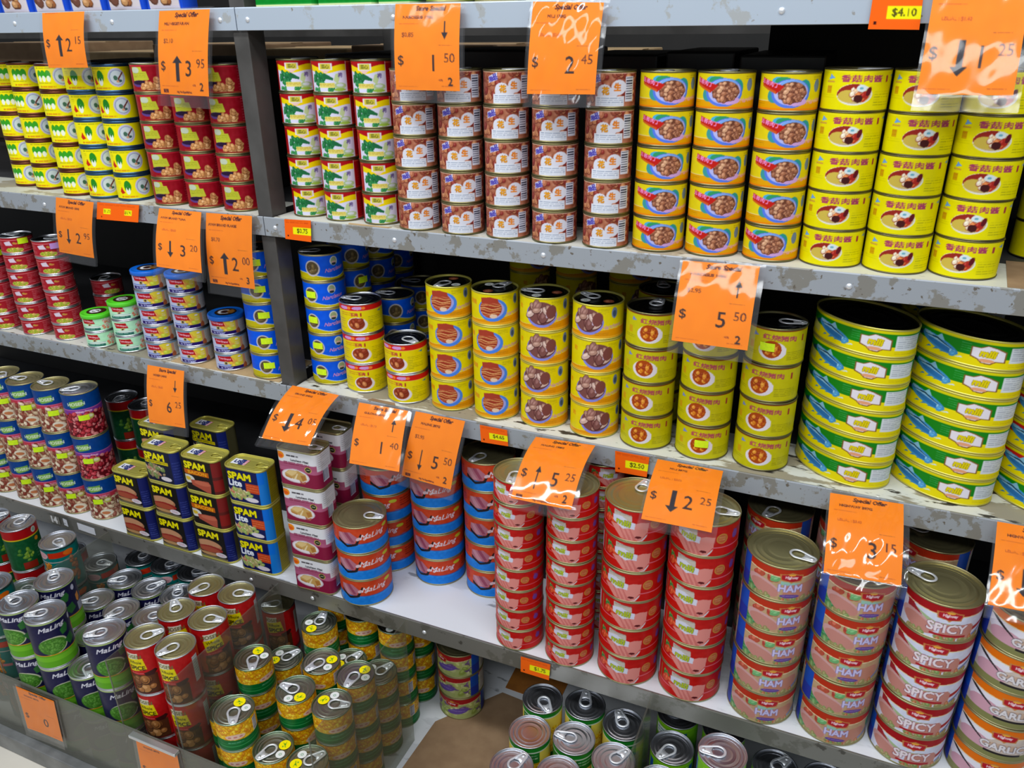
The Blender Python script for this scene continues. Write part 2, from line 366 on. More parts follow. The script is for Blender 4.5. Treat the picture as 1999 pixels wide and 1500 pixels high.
# ------------------------------------------------------------------ kinds of can
KIND = {}
BEADS = [(.86, .02, -.0012), (.80, .02, .0008), (.6, .03, .0006), (.45, .02, -.0005)]
def kind(key, name, shape, h, base, paint, lid=M_GOLD, rim=M_GOLD, tab=True, cap=None, res=0.0009, rimh=.0027, stickers=None, recess=.0008, tabk=1.0, xoff=0.0):
    r = shape[1]; n0 = 8
    _, _, L, U = outline(shape, n0); UNIT[0] = U
    A = Art(L / U, (h - 2 * rimh) / U, base, res=res); paint(A)
    nc = max(96, int(L / res)); nr = max(12, int((h - 2 * rimh) / res))
    P, N, _, _ = outline(shape, nc)
    z = np.linspace(h - rimh, rimh, nr + 1); x = (np.arange(nc) / nc - .5) * L / U
    Pl = P - N * recess
    V = np.empty((nr + 1, nc, 3)); V[:, :, 0] = Pl[None, :, 0]; V[:, :, 1] = Pl[None, :, 1]; V[:, :, 2] = z[:, None]
    col = A.sample(np.broadcast_to((x[None] - xoff + A.w / 2) % A.w - A.w / 2, (nr + 1, nc)), np.broadcast_to(np.linspace(0.001, .999, nr + 1)[:, None], (nr + 1, nc)))
    lab = mesh_from('label', V.reshape(-1, 3), grid_faces(nr + 1, nc, True)[:, ::-1], True, col); lab.materials.append(M_LABEL)
    P2, N2, _, _ = outline(shape, 72)
    top = ring_mesh('top_rim', P2, N2, [(-.0012, h - rimh - .0006), (-.0002, h - rimh + .0004), (.0000, h - .0016), (-.0004, h - .0004), (-.0012, h), (-.0020, h - .0006), (-.0024, h - .0040)]); top.materials.append(rim)
    bot = ring_mesh('bottom_rim', P2, N2, [(-.0026, .0030), (-.0022, .0006), (-.0012, 0), (-.0004, .0004), (0, .0016), (-.0002, rimh - .0004), (-.0012, rimh + .0006)]); bot.materials.append(rim)
    ld = lid_mesh('lid', P2, N2, h - .0036, BEADS, .0022, 26); ld.materials.append(lid)
    KIND[key] = dict(name=name, shape=shape, h=h, label=lab, top=top, bot=bot, lid=ld, tab=tab, cap=cap, stickers=stickers, r=r, tabk=tabk)
    if cap:
        c = mesh_cap(shape, h); c.materials.append(cap[0]); KIND[key]['capmesh'] = c
        UNIT[0] = r; ca = Art(2, 2, cap[1]); cap[2](ca); KIND[key]['capart'] = disc_art('cap_print', r * .62, ca, 0, 0, h + .0023)
def mesh_cap(shape, h):
    P, N, _, _ = outline(shape, 64)
    rows = []
    for o, z in [(.0004, h - .007), (.0012, h - .0065), (.0013, h + .0005), (.0004, h + .0018), (-.002, h + .0018), (-.004, h + .0008), (-.008, h + .0008), (-.009, h + .0015)]:
        rows.append(np.column_stack([P + N * o, np.full(len(P), z)]))
    for s_ in (.6, .4, .2, .01): rows.append(np.column_stack([P * s_, np.full(len(P), h + .0015)]))
    return mesh_from('plastic_cap', np.concatenate(rows), grid_faces(len(rows), len(P), True)[:, ::-1] * 1)

def sticker_mesh(shape, ang, z0, sw, sh):
    r = shape[1] + .0001; a = ang + np.linspace(-sw / 2, sw / 2, 8) / r; z = np.array([z0 - sh / 2, z0 + sh / 2])
    V = np.array([[(r * math.sin(q), -r * math.cos(q), zz) for q in a] for zz in z]); W2 = V.copy(); W2[..., :2] *= (r + .0004) / r
    F1 = grid_faces(2, 8, False, 16); F0 = grid_faces(2, 8, False)[:, ::-1]
    return mesh_from('price_sticker', np.concatenate([V.reshape(-1, 3), W2.reshape(-1, 3)]), np.concatenate([F0, F1]))
NUM = ['bottom', 'second from bottom', 'third from bottom', 'fourth from bottom', 'fifth from bottom', 'sixth from bottom', 'seventh from bottom', 'eighth from bottom']
def level_word(k, n):
    if n == 1: return 'standing'
    if k == n - 1: return 'topmost'
    if k == 0: return 'bottom'
    if n == 3: return 'middle'
    if k == n - 2 and n > 3: return 'second from top'
    return ['', 'second from bottom', 'third from bottom', 'fourth from bottom', 'fifth from bottom', 'sixth from bottom'][k]
def face_cam(x, y): return math.atan2(-x, 1.1 + y)
def can(key, x, y, z, rz, label, group, top, sticker=None, tabang=None, notab=False):
    K = KIND[key]
    e = bpy.data.objects.new(K['name'], None); C.objects.link(e); e.location = (x, y, z); e.rotation_euler = (0, 0, rz); e.empty_display_size = .02
    tag(e, label, 'can', group)
    link('label', K['label'], None, e); link('bottom_rim', K['bot'], None, e); link('top_rim', K['top'], None, e); ld = link('lid', K['lid'], None, e)
    if top:
        if K['cap']:
            c = link('plastic_cap', K['capmesh'], None, e); link('cap_print', K['capart'], None, c)
        elif K['tab'] and not notab:
            t = link('pull_tab', TAB, None, ld); ta = R_.uniform(0, 6.28) if tabang is None else tabang - rz
            if K['shape'][0] != 'round': ta = 0.0
            rr = (K['r'] if K['shape'][0] == 'round' else K['r'] * .5) - .021 * K['tabk']
            t.location = (rr * math.cos(ta), rr * math.sin(ta), K['h'] - .0040); t.rotation_euler = (0, 0, ta); t.scale = (K['tabk'],) * 3
            if key.startswith('spam'):
                t.data = TABG; q = link('lid_sticker', FLAG, None, ld); q.location = (-.022, 0, K['h'] - .0028)
            elif K['stickers']:
                for me, ang, d in K['stickers']:
                    q = link('lid_sticker', me, None, ld); b = ta + ang
                    q.location = (d * math.cos(b), d * math.sin(b), K['h'] - .0024); q.rotation_euler = (0, 0, b)
    if sticker:
        ang, zf, m = sticker
        sm = sticker_mesh(K['shape'], ang, K['h'] * zf, .021, .012); link('price_sticker', sm, m, e)
    return e
def stack(key, x, y, z, n, look, where, group, off=0.0, jit=.12, stickers=None, yaw=None, tabang=None, dx=.0008, notab=False, vary=None):
    K = KIND[key]
    for k in range(n):
        rz = (face_cam(x, y) + off + R_.uniform(-jit, jit)) if yaw is None else yaw + R_.uniform(-.015, .015)
        st = stickers.get(k) if isinstance(stickers, dict) else None
        kk = key
        lk = look
        if vary and k in vary: kk, lk = vary[k]
        lab = f"{lk}, {level_word(k, n)} {'of' if n > 1 else 'on'} {where}" if n > 1 else f"{lk}, {where}"
        j = dx if k else 0
        can(kk, x + R_.uniform(-j, j), y + R_.uniform(-j, j), z + k * K['h'], rz, lab, group, k == n - 1, st, tabang, notab)
YEL = (232, 222, 0); NAV = (22, 22, 66)
def p_mush(A):
    A.mottle(.015); A.rect(-9, 0, 9, .05, (240, 232, 30))
    A.text('香菇肉酱', .18, .20, .17, (168, 62, 100), xs=1.55, bold=.03); A.rect(1.0, .13, 1.08, .30, (165, 50, 60))
    A.poly([(-.92, .24), (-.66, .20), (-.86, .10)], (110, 165, 235)); A.lines(-.98, -.66, .27, .33, 1, (190, 120, 90), .8)
    A.rect(-.95, .40, -.75, .58, (205, 165, 10)); A.lines(-.93, -.77, .42, .56, 3, (200, 110, 20), .5)
    A.lines(-1.15, -.6, .62, .74, 2, (120, 120, 20), .3)
    A.ell(0, .60, .54, .27, (226, 226, 220)); A.ell(0, .595, .49, .235, (200, 175, 120))
    A.ell(-.14, .52, .40, .17, (150, 40, 30), -.25); A.ell(-.17, .64, .33, .155, (205, 180, 75))
    A.blobs(.02, .55, .10, .18, 8, .06, [(238, 220, 195), (225, 190, 150)], 2, 1.2, (140, 50, 30)); A.blobs(.25, .62, .18, .12, 9, .07, [(190, 60, 35), (170, 40, 30), (215, 120, 60)], 5, 1.2)
    A.ell(.13, .70, .13, .1, (70, 25, 25)); A.ell(.20, .44, .15, .09, (215, 228, 232)); A.ell(.19, .44, .06, .03, (110, 170, 190)); A.ell(.42, .52, .07, .12, (95, 20, 30), .3)
    A.lines(.62, 1.3, .52, .92, 6, (140, 140, 20), .25); A.poly([(1.5, .2), (1.25, .14), (1.5, .08)], (120, 160, 200))
def p_bowl(A):
    A.mottle(.015); A.below(lambda x: .74 + .015 * np.sin(x * 3), (226, 160, 0)); A.below(lambda x: .94 + 0 * x, (232, 130, 10))
    A.rect(-9, .725, 9, .745, (235, 225, 150)); A.lines(-1.2, -.75, .77, .92, 3, (120, 95, 10), .25)
    A.ell(-.28, .2, .24, .12, (70, 170, 215)); A.ell(-.1, .2, .3, .12, (50, 150, 100)); A.ell(-.4, .6, .25, .2, (60, 150, 150)); A.ell(.62, .4, .22, .25, (40, 150, 140))
    A.ell(.16, .53, .66, .40, (84, 120, 226)); A.ell(.17, .50, .58, .35, (178, 180, 232)); A.ell(.2, .30, .42, .14, (120, 165, 235)); A.ell(.35, .75, .4, .12, (205, 160, 215))
    A.ell(.22, .50, .48, .29, (110, 64, 46)); A.blobs(.20, .50, .42, .25, 80, .058, [(190, 130, 95), (165, 105, 75), (206, 156, 120), (150, 95, 70)], 4, 1.35, (95, 50, 40))
    A.poly([(-.98, .10), (-.30, .27), (-.05, .33), (-.15, .42), (-.33, .55), (-.98, .33)], (190, 30, 22)); A.poly([(-.98, .28), (-.33, .48), (-.33, .55), (-.98, .34)], (205, 90, 30))
    A.text('五香肉丁', -.62, .255, .13, (235, 140, 200), xs=1.25, rot=-.22, bold=.03)
    A.ell(1.15, .32, .14, .18, (110, 130, 165)); A.text('Narcissus', 1.15, .72, .12, (225, 160, 170), shear=.3, rot=.12, bold=.02); A.lines(.95, 1.4, .08, .18, 3, (140, 130, 20), .3)
def p_peanut(A):
    A.mottle(.16, 14); A.blobs(0, .4, 3.1, .5, 160, .10, [(176, 106, 76), (146, 74, 54), (192, 128, 88), (134, 48, 40)], 8, 1.3, (106, 44, 36))
    A.rect(-9, 0, 9, .035, (215, 175, 150))
    A.ell(-.33, .54, .30, .20, (214, 214, 226)); A.ell(.26, .43, .31, .22, (214, 214, 226)); A.poly([(-.62, .54), (-.64, .74), (.1, .72), (.46, .55), (.2, .4)], (214, 214, 226))
    A.text('花', -.28, .53, .22, (225, 150, 15), bold=.035, out=(120, 70, 20), outw=.03); A.text('生', .20, .42, .21, (225, 125, 20), bold=.035, out=(150, 60, 20), outw=.03)
    A.rect(-.72, .70, .50, .985, (222, 226, 236)); A.lines(-.66, .46, .74, .97, 4, (60, 80, 120), .3)
    A.bars(.54, .98, .13, .85, col=(24, 28, 52), n=9)
    A.poly([(-.98, .16), (-.52, .02), (-.5, .26), (-.96, .36)], (205, 205, 228)); A.text('品', -.64, .17, .18, (70, 60, 165), bold=.05, rot=.2); A.text('精', -.84, .24, .15, (90, 80, 175), bold=.05, rot=.2)
def p_lett(A):
    A.rect(-9, .03, 9, .06, (205, 90, 60)); A.rect(-9, .94, 9, .955, (210, 80, 40)); A.rect(-1.15, .12, .78, 1, (212, 212, 236))
    f = lambda x: .24 + .05 * np.sin(x * 3.4 - .5)
    A.rect(-1.15, 0, .78, .3, (170, 14, 22)); A.below(lambda x: .17 + .06 * np.sin(x * 3.2 + 2.6), (232, 205, 0), x0=-1.15, x1=.78); A.below(lambda x: .36 + .05 * np.sin(x * 3.2 + 2.6), (212, 212, 236), x0=-1.15, x1=.78)
    A.blobs(-.55, .58, .42, .2, 26, .085, [(30, 112, 58), (24, 96, 52), (45, 128, 70)], 3, 1.5); A.poly([(-.35, .38), (.12, .55), (.08, .62), (-.4, .56)], (30, 100, 60)); A.blobs(-.35, .93, .7, .05, 14, .06, [(40, 120, 70), (60, 140, 70)], 6, 1.6)
    A.poly([(.12, .62), (.24, .42), (.46, .40), (.4, .6), (.3, .74)], (186, 204, 150)); A.text('榨', .46, .46, .15, (110, 95, 150), bold=.03); A.ell(.42, .80, .32, .10, (170, 195, 140)); A.ell(.42, .78, .18, .05, (205, 215, 220)); A.ell(.4, .93, .3, .05, (150, 185, 70))
    A.rect(-.62, .70, .16, .86, (226, 214, 120)); A.lines(-.6, .14, .73, .84, 2, (170, 140, 20), .5)
    A.rect(-.58, .07, .10, .30, (222, 215, 222)); A.rect(-.5, .09, .02, .27, (205, 190, 60)); A.text('菜心', -.24, .18, .13, (120, 120, 40), bold=.03); A.poly([(-.5, .3), (.0, .3), (-.2, .4), (-.3, .4)], (228, 190, 180))
    A.rect(.78, 0, .80, 1, (235, 220, 225)); A.lines(.95, 2.2, .35, .92, 7, (188, 50, 50), .3)
def p_pick(A, chilli):
    A.lines(-1.2, .1, .06, .14, 1, (150, 150, 20), .6); A.lines(-1.1, -.1, .86, .95, 1, (215, 110, 20), .9)
    if chilli:
        A.ell(-.62, .42, .20, .26, (40, 138, 36)); A.ell(-.62, .62, .13, .18, (235, 240, 225)); A.poly([(-.72, .45), (-.52, .45), (-.62, .62)], (40, 120, 40))
        A.poly([(-1.15, .66), (-1.02, .45), (-.9, .62), (-.82, .72), (-1.05, .78)], (200, 40, 20)); A.lines(-1.2, -1.0, .2, .42, 3, (140, 140, 30), .3)
    else:
        for q in (-1.0, -.72, -.44): A.ell(q, .38, .16, .2, (56, 160, 36)); A.ell(q, .55, .11, .13, (236, 242, 225))
        A.lines(-1.2, -.3, .72, .8, 1, (150, 150, 30), .5)
    A.ell(.28, .46, .47, .40, (205, 200, 222)); A.ell(.28, .46, .40, .33, (150, 165, 195)); A.ell(.29, .46, .35, .29, (205, 218, 222)); A.ell(.2, .48, .1, .1, (70, 110, 90)); A.ell(.4, .6, .14, .06, (60, 90, 90)); A.poly([(.3, .52), (.62, .22), (.66, .27), (.34, .58)], (110, 55, 50)); A.ell(.3, .62, .08, .05, (215, 160, 120))
def p_redpn(A):
    A.rect(-9, 0, 9, .05, (200, 40, 60)); A.mottle(.03)
    A.poly([(-.95, .08), (-.35, .08), (-.3, .25), (-.12, .25), (-.02, .56), (-.95, .60)], (188, 190, 50)); A.ell(-.72, .2, .24, .12, (190, 200, 175)); A.lines(-.85, -.15, .3, .5, 3, (120, 120, 20), .35)
    A.ell(-.55, .70, .5, .13, (92, 60, 130)); A.ell(-.5, .66, .5, .08, (40, 20, 50))
    A.blobs(.15, .80, .62, .15, 34, .085, [(208, 150, 92), (190, 128, 72), (222, 172, 118)], 3, 1.4, (130, 75, 40)); A.blobs(.45, .55, .22, .12, 6, .09, [(205, 145, 90)], 5, 1.4, (130, 75, 40))
    A.rect(-.9, .93, .9, 1, (150, 60, 40)); A.lines(.8, 2.2, .08, .95, 9, (195, 90, 105), .35, seed=8); A.rect(.95, .33, 1.5, .66, (168, 165, 200))
def p_redflat(A):
    A.mottle(.03); A.rect(-9, .13, 9, .17, (225, 130, 135)); A.rect(-9, .93, 9, .96, (225, 130, 135))
    A.poly([(-.75, .28), (-.35, .2), (-.2, .5), (-.65, .5)], (220, 205, 222)); A.ell(-.02, .38, .16, .06, (205, 130, 60)); A.ell(-.1, .34, .08, .05, (180, 150, 60))
    A.ell(-.15, .82, .55, .17, (214, 168, 105)); A.blobs(-.1, .8, .5, .13, 30, .055, [(170, 180, 50), (215, 190, 90), (225, 205, 150), (150, 165, 40)], 7, 1.5)
    A.lines(.42, 1.2, .24, .86, 6, (215, 135, 140), .4); A.rect(1.32, .3, 1.6, .55, (205, 215, 215)); A.ell(1.46, .42, .08, .08, (20, 20, 30)); A.ell(1.85, .55, .26, .35, (130, 120, 40))
    A.lines(-1.6, -.9, .24, .86, 6, (215, 135, 140), .4)
def p_tunag(A):
    A.mottle(.03); A.poly([(-1.0, .12), (-.15, .12), (-.02, .48), (-.9, .48)], (178, 18, 22)); A.text('AyamBrand', -.52, .30, .15, (230, 175, 185), bold=.03, xs=1.1, rot=-.10)
    A.ell(-.40, .56, .14, .13, (200, 180, 120)); A.ell(-.4, .56, .07, .07, (60, 40, 30)); A.ell(-.25, .72, .6, .12, (236, 246, 236)); A.rect(-1.1, .78, .25, .95, (30, 98, 88)); A.lines(-1.0, .2, .81, .93, 1, (200, 235, 215), .5); A.rect(-1.1, .66, .3, .69, (90, 165, 150))
    A.blobs(.72, .56, .32, .34, 16, .09, [(214, 130, 100), (200, 165, 160), (226, 200, 190)], 4, 1.3)
def p_tunab(A):
    A.rect(-9, 0, 9, .1, (120, 160, 190)); A.ell(.25, .42, .55, .40, (226, 205, 60)); A.blobs(.2, .55, .4, .2, 12, .1, [(235, 190, 60), (225, 165, 70), (200, 210, 60)], 3, 1.8)
    A.poly([(-1.0, .10), (-.10, .10), (.02, .46), (-.9, .46)], (176, 14, 28)); A.text('AyamBrand', -.5, .28, .15, (228, 170, 190), bold=.03, xs=1.1, rot=-.12)
    A.ell(-.42, .56, .13, .13, (196, 176, 110)); A.ell(-.42, .56, .06, .07, (50, 40, 40)); A.rect(-1.1, .66, -.1, .72, (90, 120, 200)); A.rect(-1.05, .78, .62, .97, (34, 14, 98)); A.text('in Water', -.42, .87, .12, (190, 200, 240), bold=.04, xs=1.3)
    A.ell(.42, .18, .1, .05, (230, 230, 240)); A.lines(.32, .55, .35, .55, 3, (230, 230, 240), .5); A.rect(.62, .1, .80, 1, (204, 150, 115)); A.rect(.80, .1, 2.2, 1, (196, 192, 186)); A.lines(.85, 1.7, .16, .9, 8, (140, 140, 140), .35); A.poly([(.6, .8), (.78, .62), (.9, .8), (.88, 1), (.62, 1)], (170, 90, 55))
def p_blue(A):
    A.mottle(.02); A.below(lambda x: .78 + .12 * np.cos(x * 1.9), (205, 228, 226)); A.below(lambda x: .805 + .12 * np.cos(x * 1.9), (196, 182, 10)); A.rect(-9, 0, 9, .02, (190, 170, 60))
    A.lines(-2, -.8, .93, .98, 1, (120, 110, 10), .5)
    A.ell(.0, .26, .20, .19, (205, 215, 225)); A.ell(.0, .25, .15, .14, (150, 165, 130)); A.ell(0, .38, .12, .05, (40, 50, 60)); A.ell(0, .3, .12, .03, (220, 170, 170))
    A.text('Narcissus', .05, .57, .15, (224, 138, 190), shear=.45, bold=.02, rot=.10, xs=1.05)
    A.ell(-1.05, .50, .36, .32, (196, 190, 200)); A.ell(-1.05, .49, .29, .26, (92, 78, 52)); A.blobs(-1.05, .5, .2, .15, 14, .06, [(120, 100, 60), (80, 64, 44)], 3)
    A.lines(.85, 1.5, .15, .35, 3, (210, 100, 120), .5)
def p_redtop(A):
    A.mottle(.015); A.rect(-9, .0, 9, .20, (206, 24, 18)); A.rect(-9, .19, 9, .21, (235, 190, 90)); 
    for x0 in (-.75, -.05, 2.2): A.ell(x0, .10, .27, .06, (208, 150, 215)); A.ell(x0 + .28, .10, .1, .05, (240, 130, 50))
    A.lines(-.95, -.05, .27, .40, 2, (175, 70, 60), .4); A.text('扣肉', -.22, .33, .12, (180, 60, 60), bold=.03); A.rect(.06, .27, .13, .40, (170, 50, 30))
    A.ell(-.12, .68, .50, .25, (226, 216, 226)); A.ell(-.15, .66, .40, .21, (152, 62, 28)); A.blobs(-.15, .65, .3, .14, 10, .10, [(180, 100, 55), (196, 120, 70), (140, 50, 25)], 4, 1.3, (110, 35, 15))
    A.lines(.42, 1.2, .42, .9, 8, (130, 125, 20), .3); A.poly([(.95, .28), (1.2, .24), (1.15, .32)], (70, 130, 160)); A.lines(-1.2, -.7, .5, .9, 5, (150, 120, 120), .3)
def p_eel(A, clam=False):
    A.mottle(.015); A.below(lambda x: .78 - .10 * np.sin(np.clip(x, -1.6, 1.6) * .9 + .2), (232, 214, 120)); A.below(lambda x: .795 - .10 * np.sin(np.clip(x, -1.6, 1.6) * .9 + .2), (226, 150, 0)); A.rect(-9, .93, 9, .97, (238, 176, 40))
    if not clam:
        A.ell(-.12, .50, .64, .38, (70, 130, 232)); A.ell(-.16, .48, .54, .30, (164, 164, 226)); A.ell(-.2, .46, .48, .30, (160, 62, 36)); [A.strand(-.2 - .48 * math.sqrt(max(.05, 1 - ((yy - .46) / .31) ** 2)), yy, -.2 + .46 * math.sqrt(max(.05, 1 - ((yy - .46) / .31) ** 2)), .022, .016, cc, ph) for yy, cc, ph in [(.30, (200, 110, 74), 0), (.36, (212, 150, 92), 1), (.42, (150, 44, 26), 2), (.46, (222, 168, 106), 2.6), (.52, (206, 132, 80), 3.4), (.57, (140, 40, 24), 3), (.61, (214, 150, 96), 4), (.67, (190, 96, 60), 5)]]
        A.poly([(-.62, .12), (-.2, .08), (.12, .14), (.14, .26), (-.3, .30), (-.6, .28)], (166, 60, 40)); A.ell(-.08, .70, .16, .07, (226, 196, 170))
    else:
        A.ell(-.10, .50, .64, .40, (130, 135, 222)); A.ell(-.10, .45, .58, .37, (120, 74, 70)); A.blobs(-.15, .44, .44, .28, 15, .125, [(176, 136, 120), (205, 176, 165), (150, 106, 96), (124, 78, 74)], 5, 1.8, (84, 44, 44)); A.ell(.22, .38, .10, .22, (206, 190, 215), .4); A.ell(.3, .4, .2, .22, (120, 66, 60), .3)
    A.ell(.98, .22, .13, .17, (110, 130, 180)); A.ell(.98, .24, .08, .1, (60, 80, 120)); A.text('Narcissus', .90, .62, .12, (200, 150, 180), shear=.3, bold=.03, rot=.1); A.lines(.3, .75, .08, .26, 4, (140, 130, 20), .3)
    A.lines(.2, .75, .82, .92, 3, (150, 100, 10), .3); A.text('黄鳝' if not clam else '蛤', -1.1, .3, .16, (220, 150, 10), bold=.03)
def p_pork(A):
    A.mottle(.015); A.rect(-9, 0, 9, .035, (130, 40, 20)); A.text('红烧猪肉', .12, .22, .15, (172, 70, 90), xs=1.5, bold=.03, rot=-.04); A.poly([(-.86, .25), (-.62, .22), (-.8, .12)], (120, 140, 205)); A.rect(.98, .16, 1.05, .34, (160, 50, 50))
    A.ell(-.10, .60, .48, .27, (226, 220, 230)); A.ell(-.13, .56, .34, .25, (170, 70, 10)); A.blobs(-.13, .56, .26, .17, 30, .055, [(206, 120, 20), (176, 70, 10), (226, 150, 50), (150, 50, 10)], 6, 1.2); A.lines(.42, 1.25, .62, .88, 5, (120, 115, 20), .35); A.rect(-1.0, .42, -.82, .62, (205, 160, 20)); A.lines(-1.2, -.65, .7, .8, 2, (120, 120, 20), .3)
def p_fish(A, red=False):
    g = (190, 26, 24) if red else (16, 128, 22)
    A.rect(-9, 0, 9, .12, (214, 206, 0)); A.below(lambda x: .12 + 0 * x, g); A.below(lambda x: np.where(x < -.05, .78 - .42 * np.clip((-.05 - x) * 0 + .3, 0, .3), .62 + 0 * x), (232, 216, 0)) 
    A.poly([(-.95, .12), (.12, .12), (.12, .8), (-.55, .5), (-.95, .40)], g); A.poly([(.0, .62), (2.2, .62), (2.2, 1), (-.9, 1), (-.92, .5), (-.5, .58)], (232, 216, 0))
    A.poly([(-.84, .28), (-.76, .42), (-.92, .52), (-.96, .40)], (20, 60, 80)); A.ell(-.42, .52, .40, .22, (60, 140, 200), .22); A.ell(-.46, .44, .34, .10, (140, 190, 225), .26); A.ell(-.36, .60, .3, .10, (40, 110, 175), .22)
    A.poly([(-.5, .34), (-.38, .14), (-.30, .38)], (130, 185, 215)); A.poly([(-.75, .36), (-.45, .32), (-.12, .60), (-.2, .56), (-.45, .38)], (10, 45, 70)); A.blobs(-.1, .70, .08, .1, 6, .03, [(70, 150, 205), (120, 180, 220)], 3)
    for q in (-.6, -.45, -.3): A.poly([(q, .72), (q - .07, .84), (q + .06, .76)], (60, 130, 190))
    A.poly([(.02, .74), (-.1, .84), (.06, .80)], (210, 230, 235)); A.lines(.0, .16, .2, .55, 4, (90, 180, 120), .3)
    A.poly([(.16, .26), (.30, .26), (.40, .16), (.56, .22), (.70, .34), (.70, .76), (.56, .76), (.48, .88), (.34, .86), (.28, .74), (.16, .66)], (130, 90, 40)); A.poly([(.18, .29), (.31, .29), (.41, .19), (.54, .25), (.68, .37), (.68, .72), (.55, .72), (.47, .84), (.35, .82), (.29, .70), (.18, .62)], (226, 222, 232))
    A.text('mili', .43, .47, .26, (222, 206, 0), xs=1.0, bold=.07, rot=-.05, shear=.15, out=(120, 90, 20), outw=.04); A.ell(.42, .74, .12, .07, (226, 160, 120))
    A.rect(.76, .18, 1.25, .76, (214, 222, 228)); A.lines(.79, 1.22, .22, .72, 6, (120, 130, 150), .3); A.lines(.76, 1.25, .82, .94, 2, (150, 130, 10), .35); A.poly([(-1.1, .40), (-.78, .55), (-.8, .85), (-1.1, .8)], (196, 190, 90))
def p_kidney(A, red=False):
    A.rect(-9, 0, 9, .36, (0, 64, 140)); A.mottle(.02)
    band = (128, 50, 150) if red else (196, 52, 72)
    A.rect(-9, .34, 9, .47, band); A.rect(-9, .345, 9, .36, (205, 120, 170)); A.lines(-.5, .45, .385, .44, 1, (226, 160, 200), .8, .9)
    if red: A.text('Kidney Beans', -.03, .41, .055, (228, 180, 210), bold=.03)
    if red: A.rect(-9, .47, 9, 1, (96, 10, 22)); A.blobs(0, .74, 3.1, .30, 260, .095, [(176, 40, 52), (150, 26, 40), (196, 66, 76), (205, 120, 120)], 4, 1.4, (80, 6, 18))
    else: A.rect(-9, .47, 9, 1, (196, 170, 135)); A.blobs(0, .74, 3.1, .30, 210, .095, [(214, 190, 156), (178, 132, 104), (226, 206, 180), (130, 52, 40), (150, 84, 66)], 4, 1.7, (120, 70, 52)); A.ell(.05, .84, .36, .08, (226, 218, 196), .2); A.ell(.0, .85, .24, .04, (196, 120, 76), .15)
    A.poly([(-.72, .16), (.02, .12), (.05, .26), (-.02, .27), (-.6, .31), (-.74, .27)], (120, 172, 78)); A.text('HOSEN', -.36, .215, .07, (222, 236, 205), bold=.04, xs=1.15, rot=.05); A.ell(.25, .53, .2, .06, (190, 190, 90)); A.ell(.25, .52, .14, .03, (226, 222, 180))
def p_pea(A):
    A.mottle(.03); A.rect(-9, 0, 9, .22, (176, 14, 20)); A.rect(-9, .215, 9, .24, (226, 196, 30)); A.ell(.5, .1, .17, .07, (206, 214, 205)); A.ell(.5, .1, .1, .045, (150, 170, 150))
    A.ell(.55, .33, .14, .05, (220, 140, 20)); A.blobs(-.3, .6, .5, .16, 14, .09, [(110, 150, 40), (160, 180, 60), (70, 120, 40)], 5); A.rect(-.6, .8, .2, .97, (150, 36, 20)); A.lines(.3, 1.1, .45, .8, 5, (60, 120, 80), .3); A.rect(.85, .82, 1.2, .95, (170, 190, 195))
def spam_txt(A, y=.20, s=.20):
    A.text('SPAM', -.18, y, s, (240, 228, 0), xs=1.10, bold=.075, out=(60, 50, 0), outw=.05)
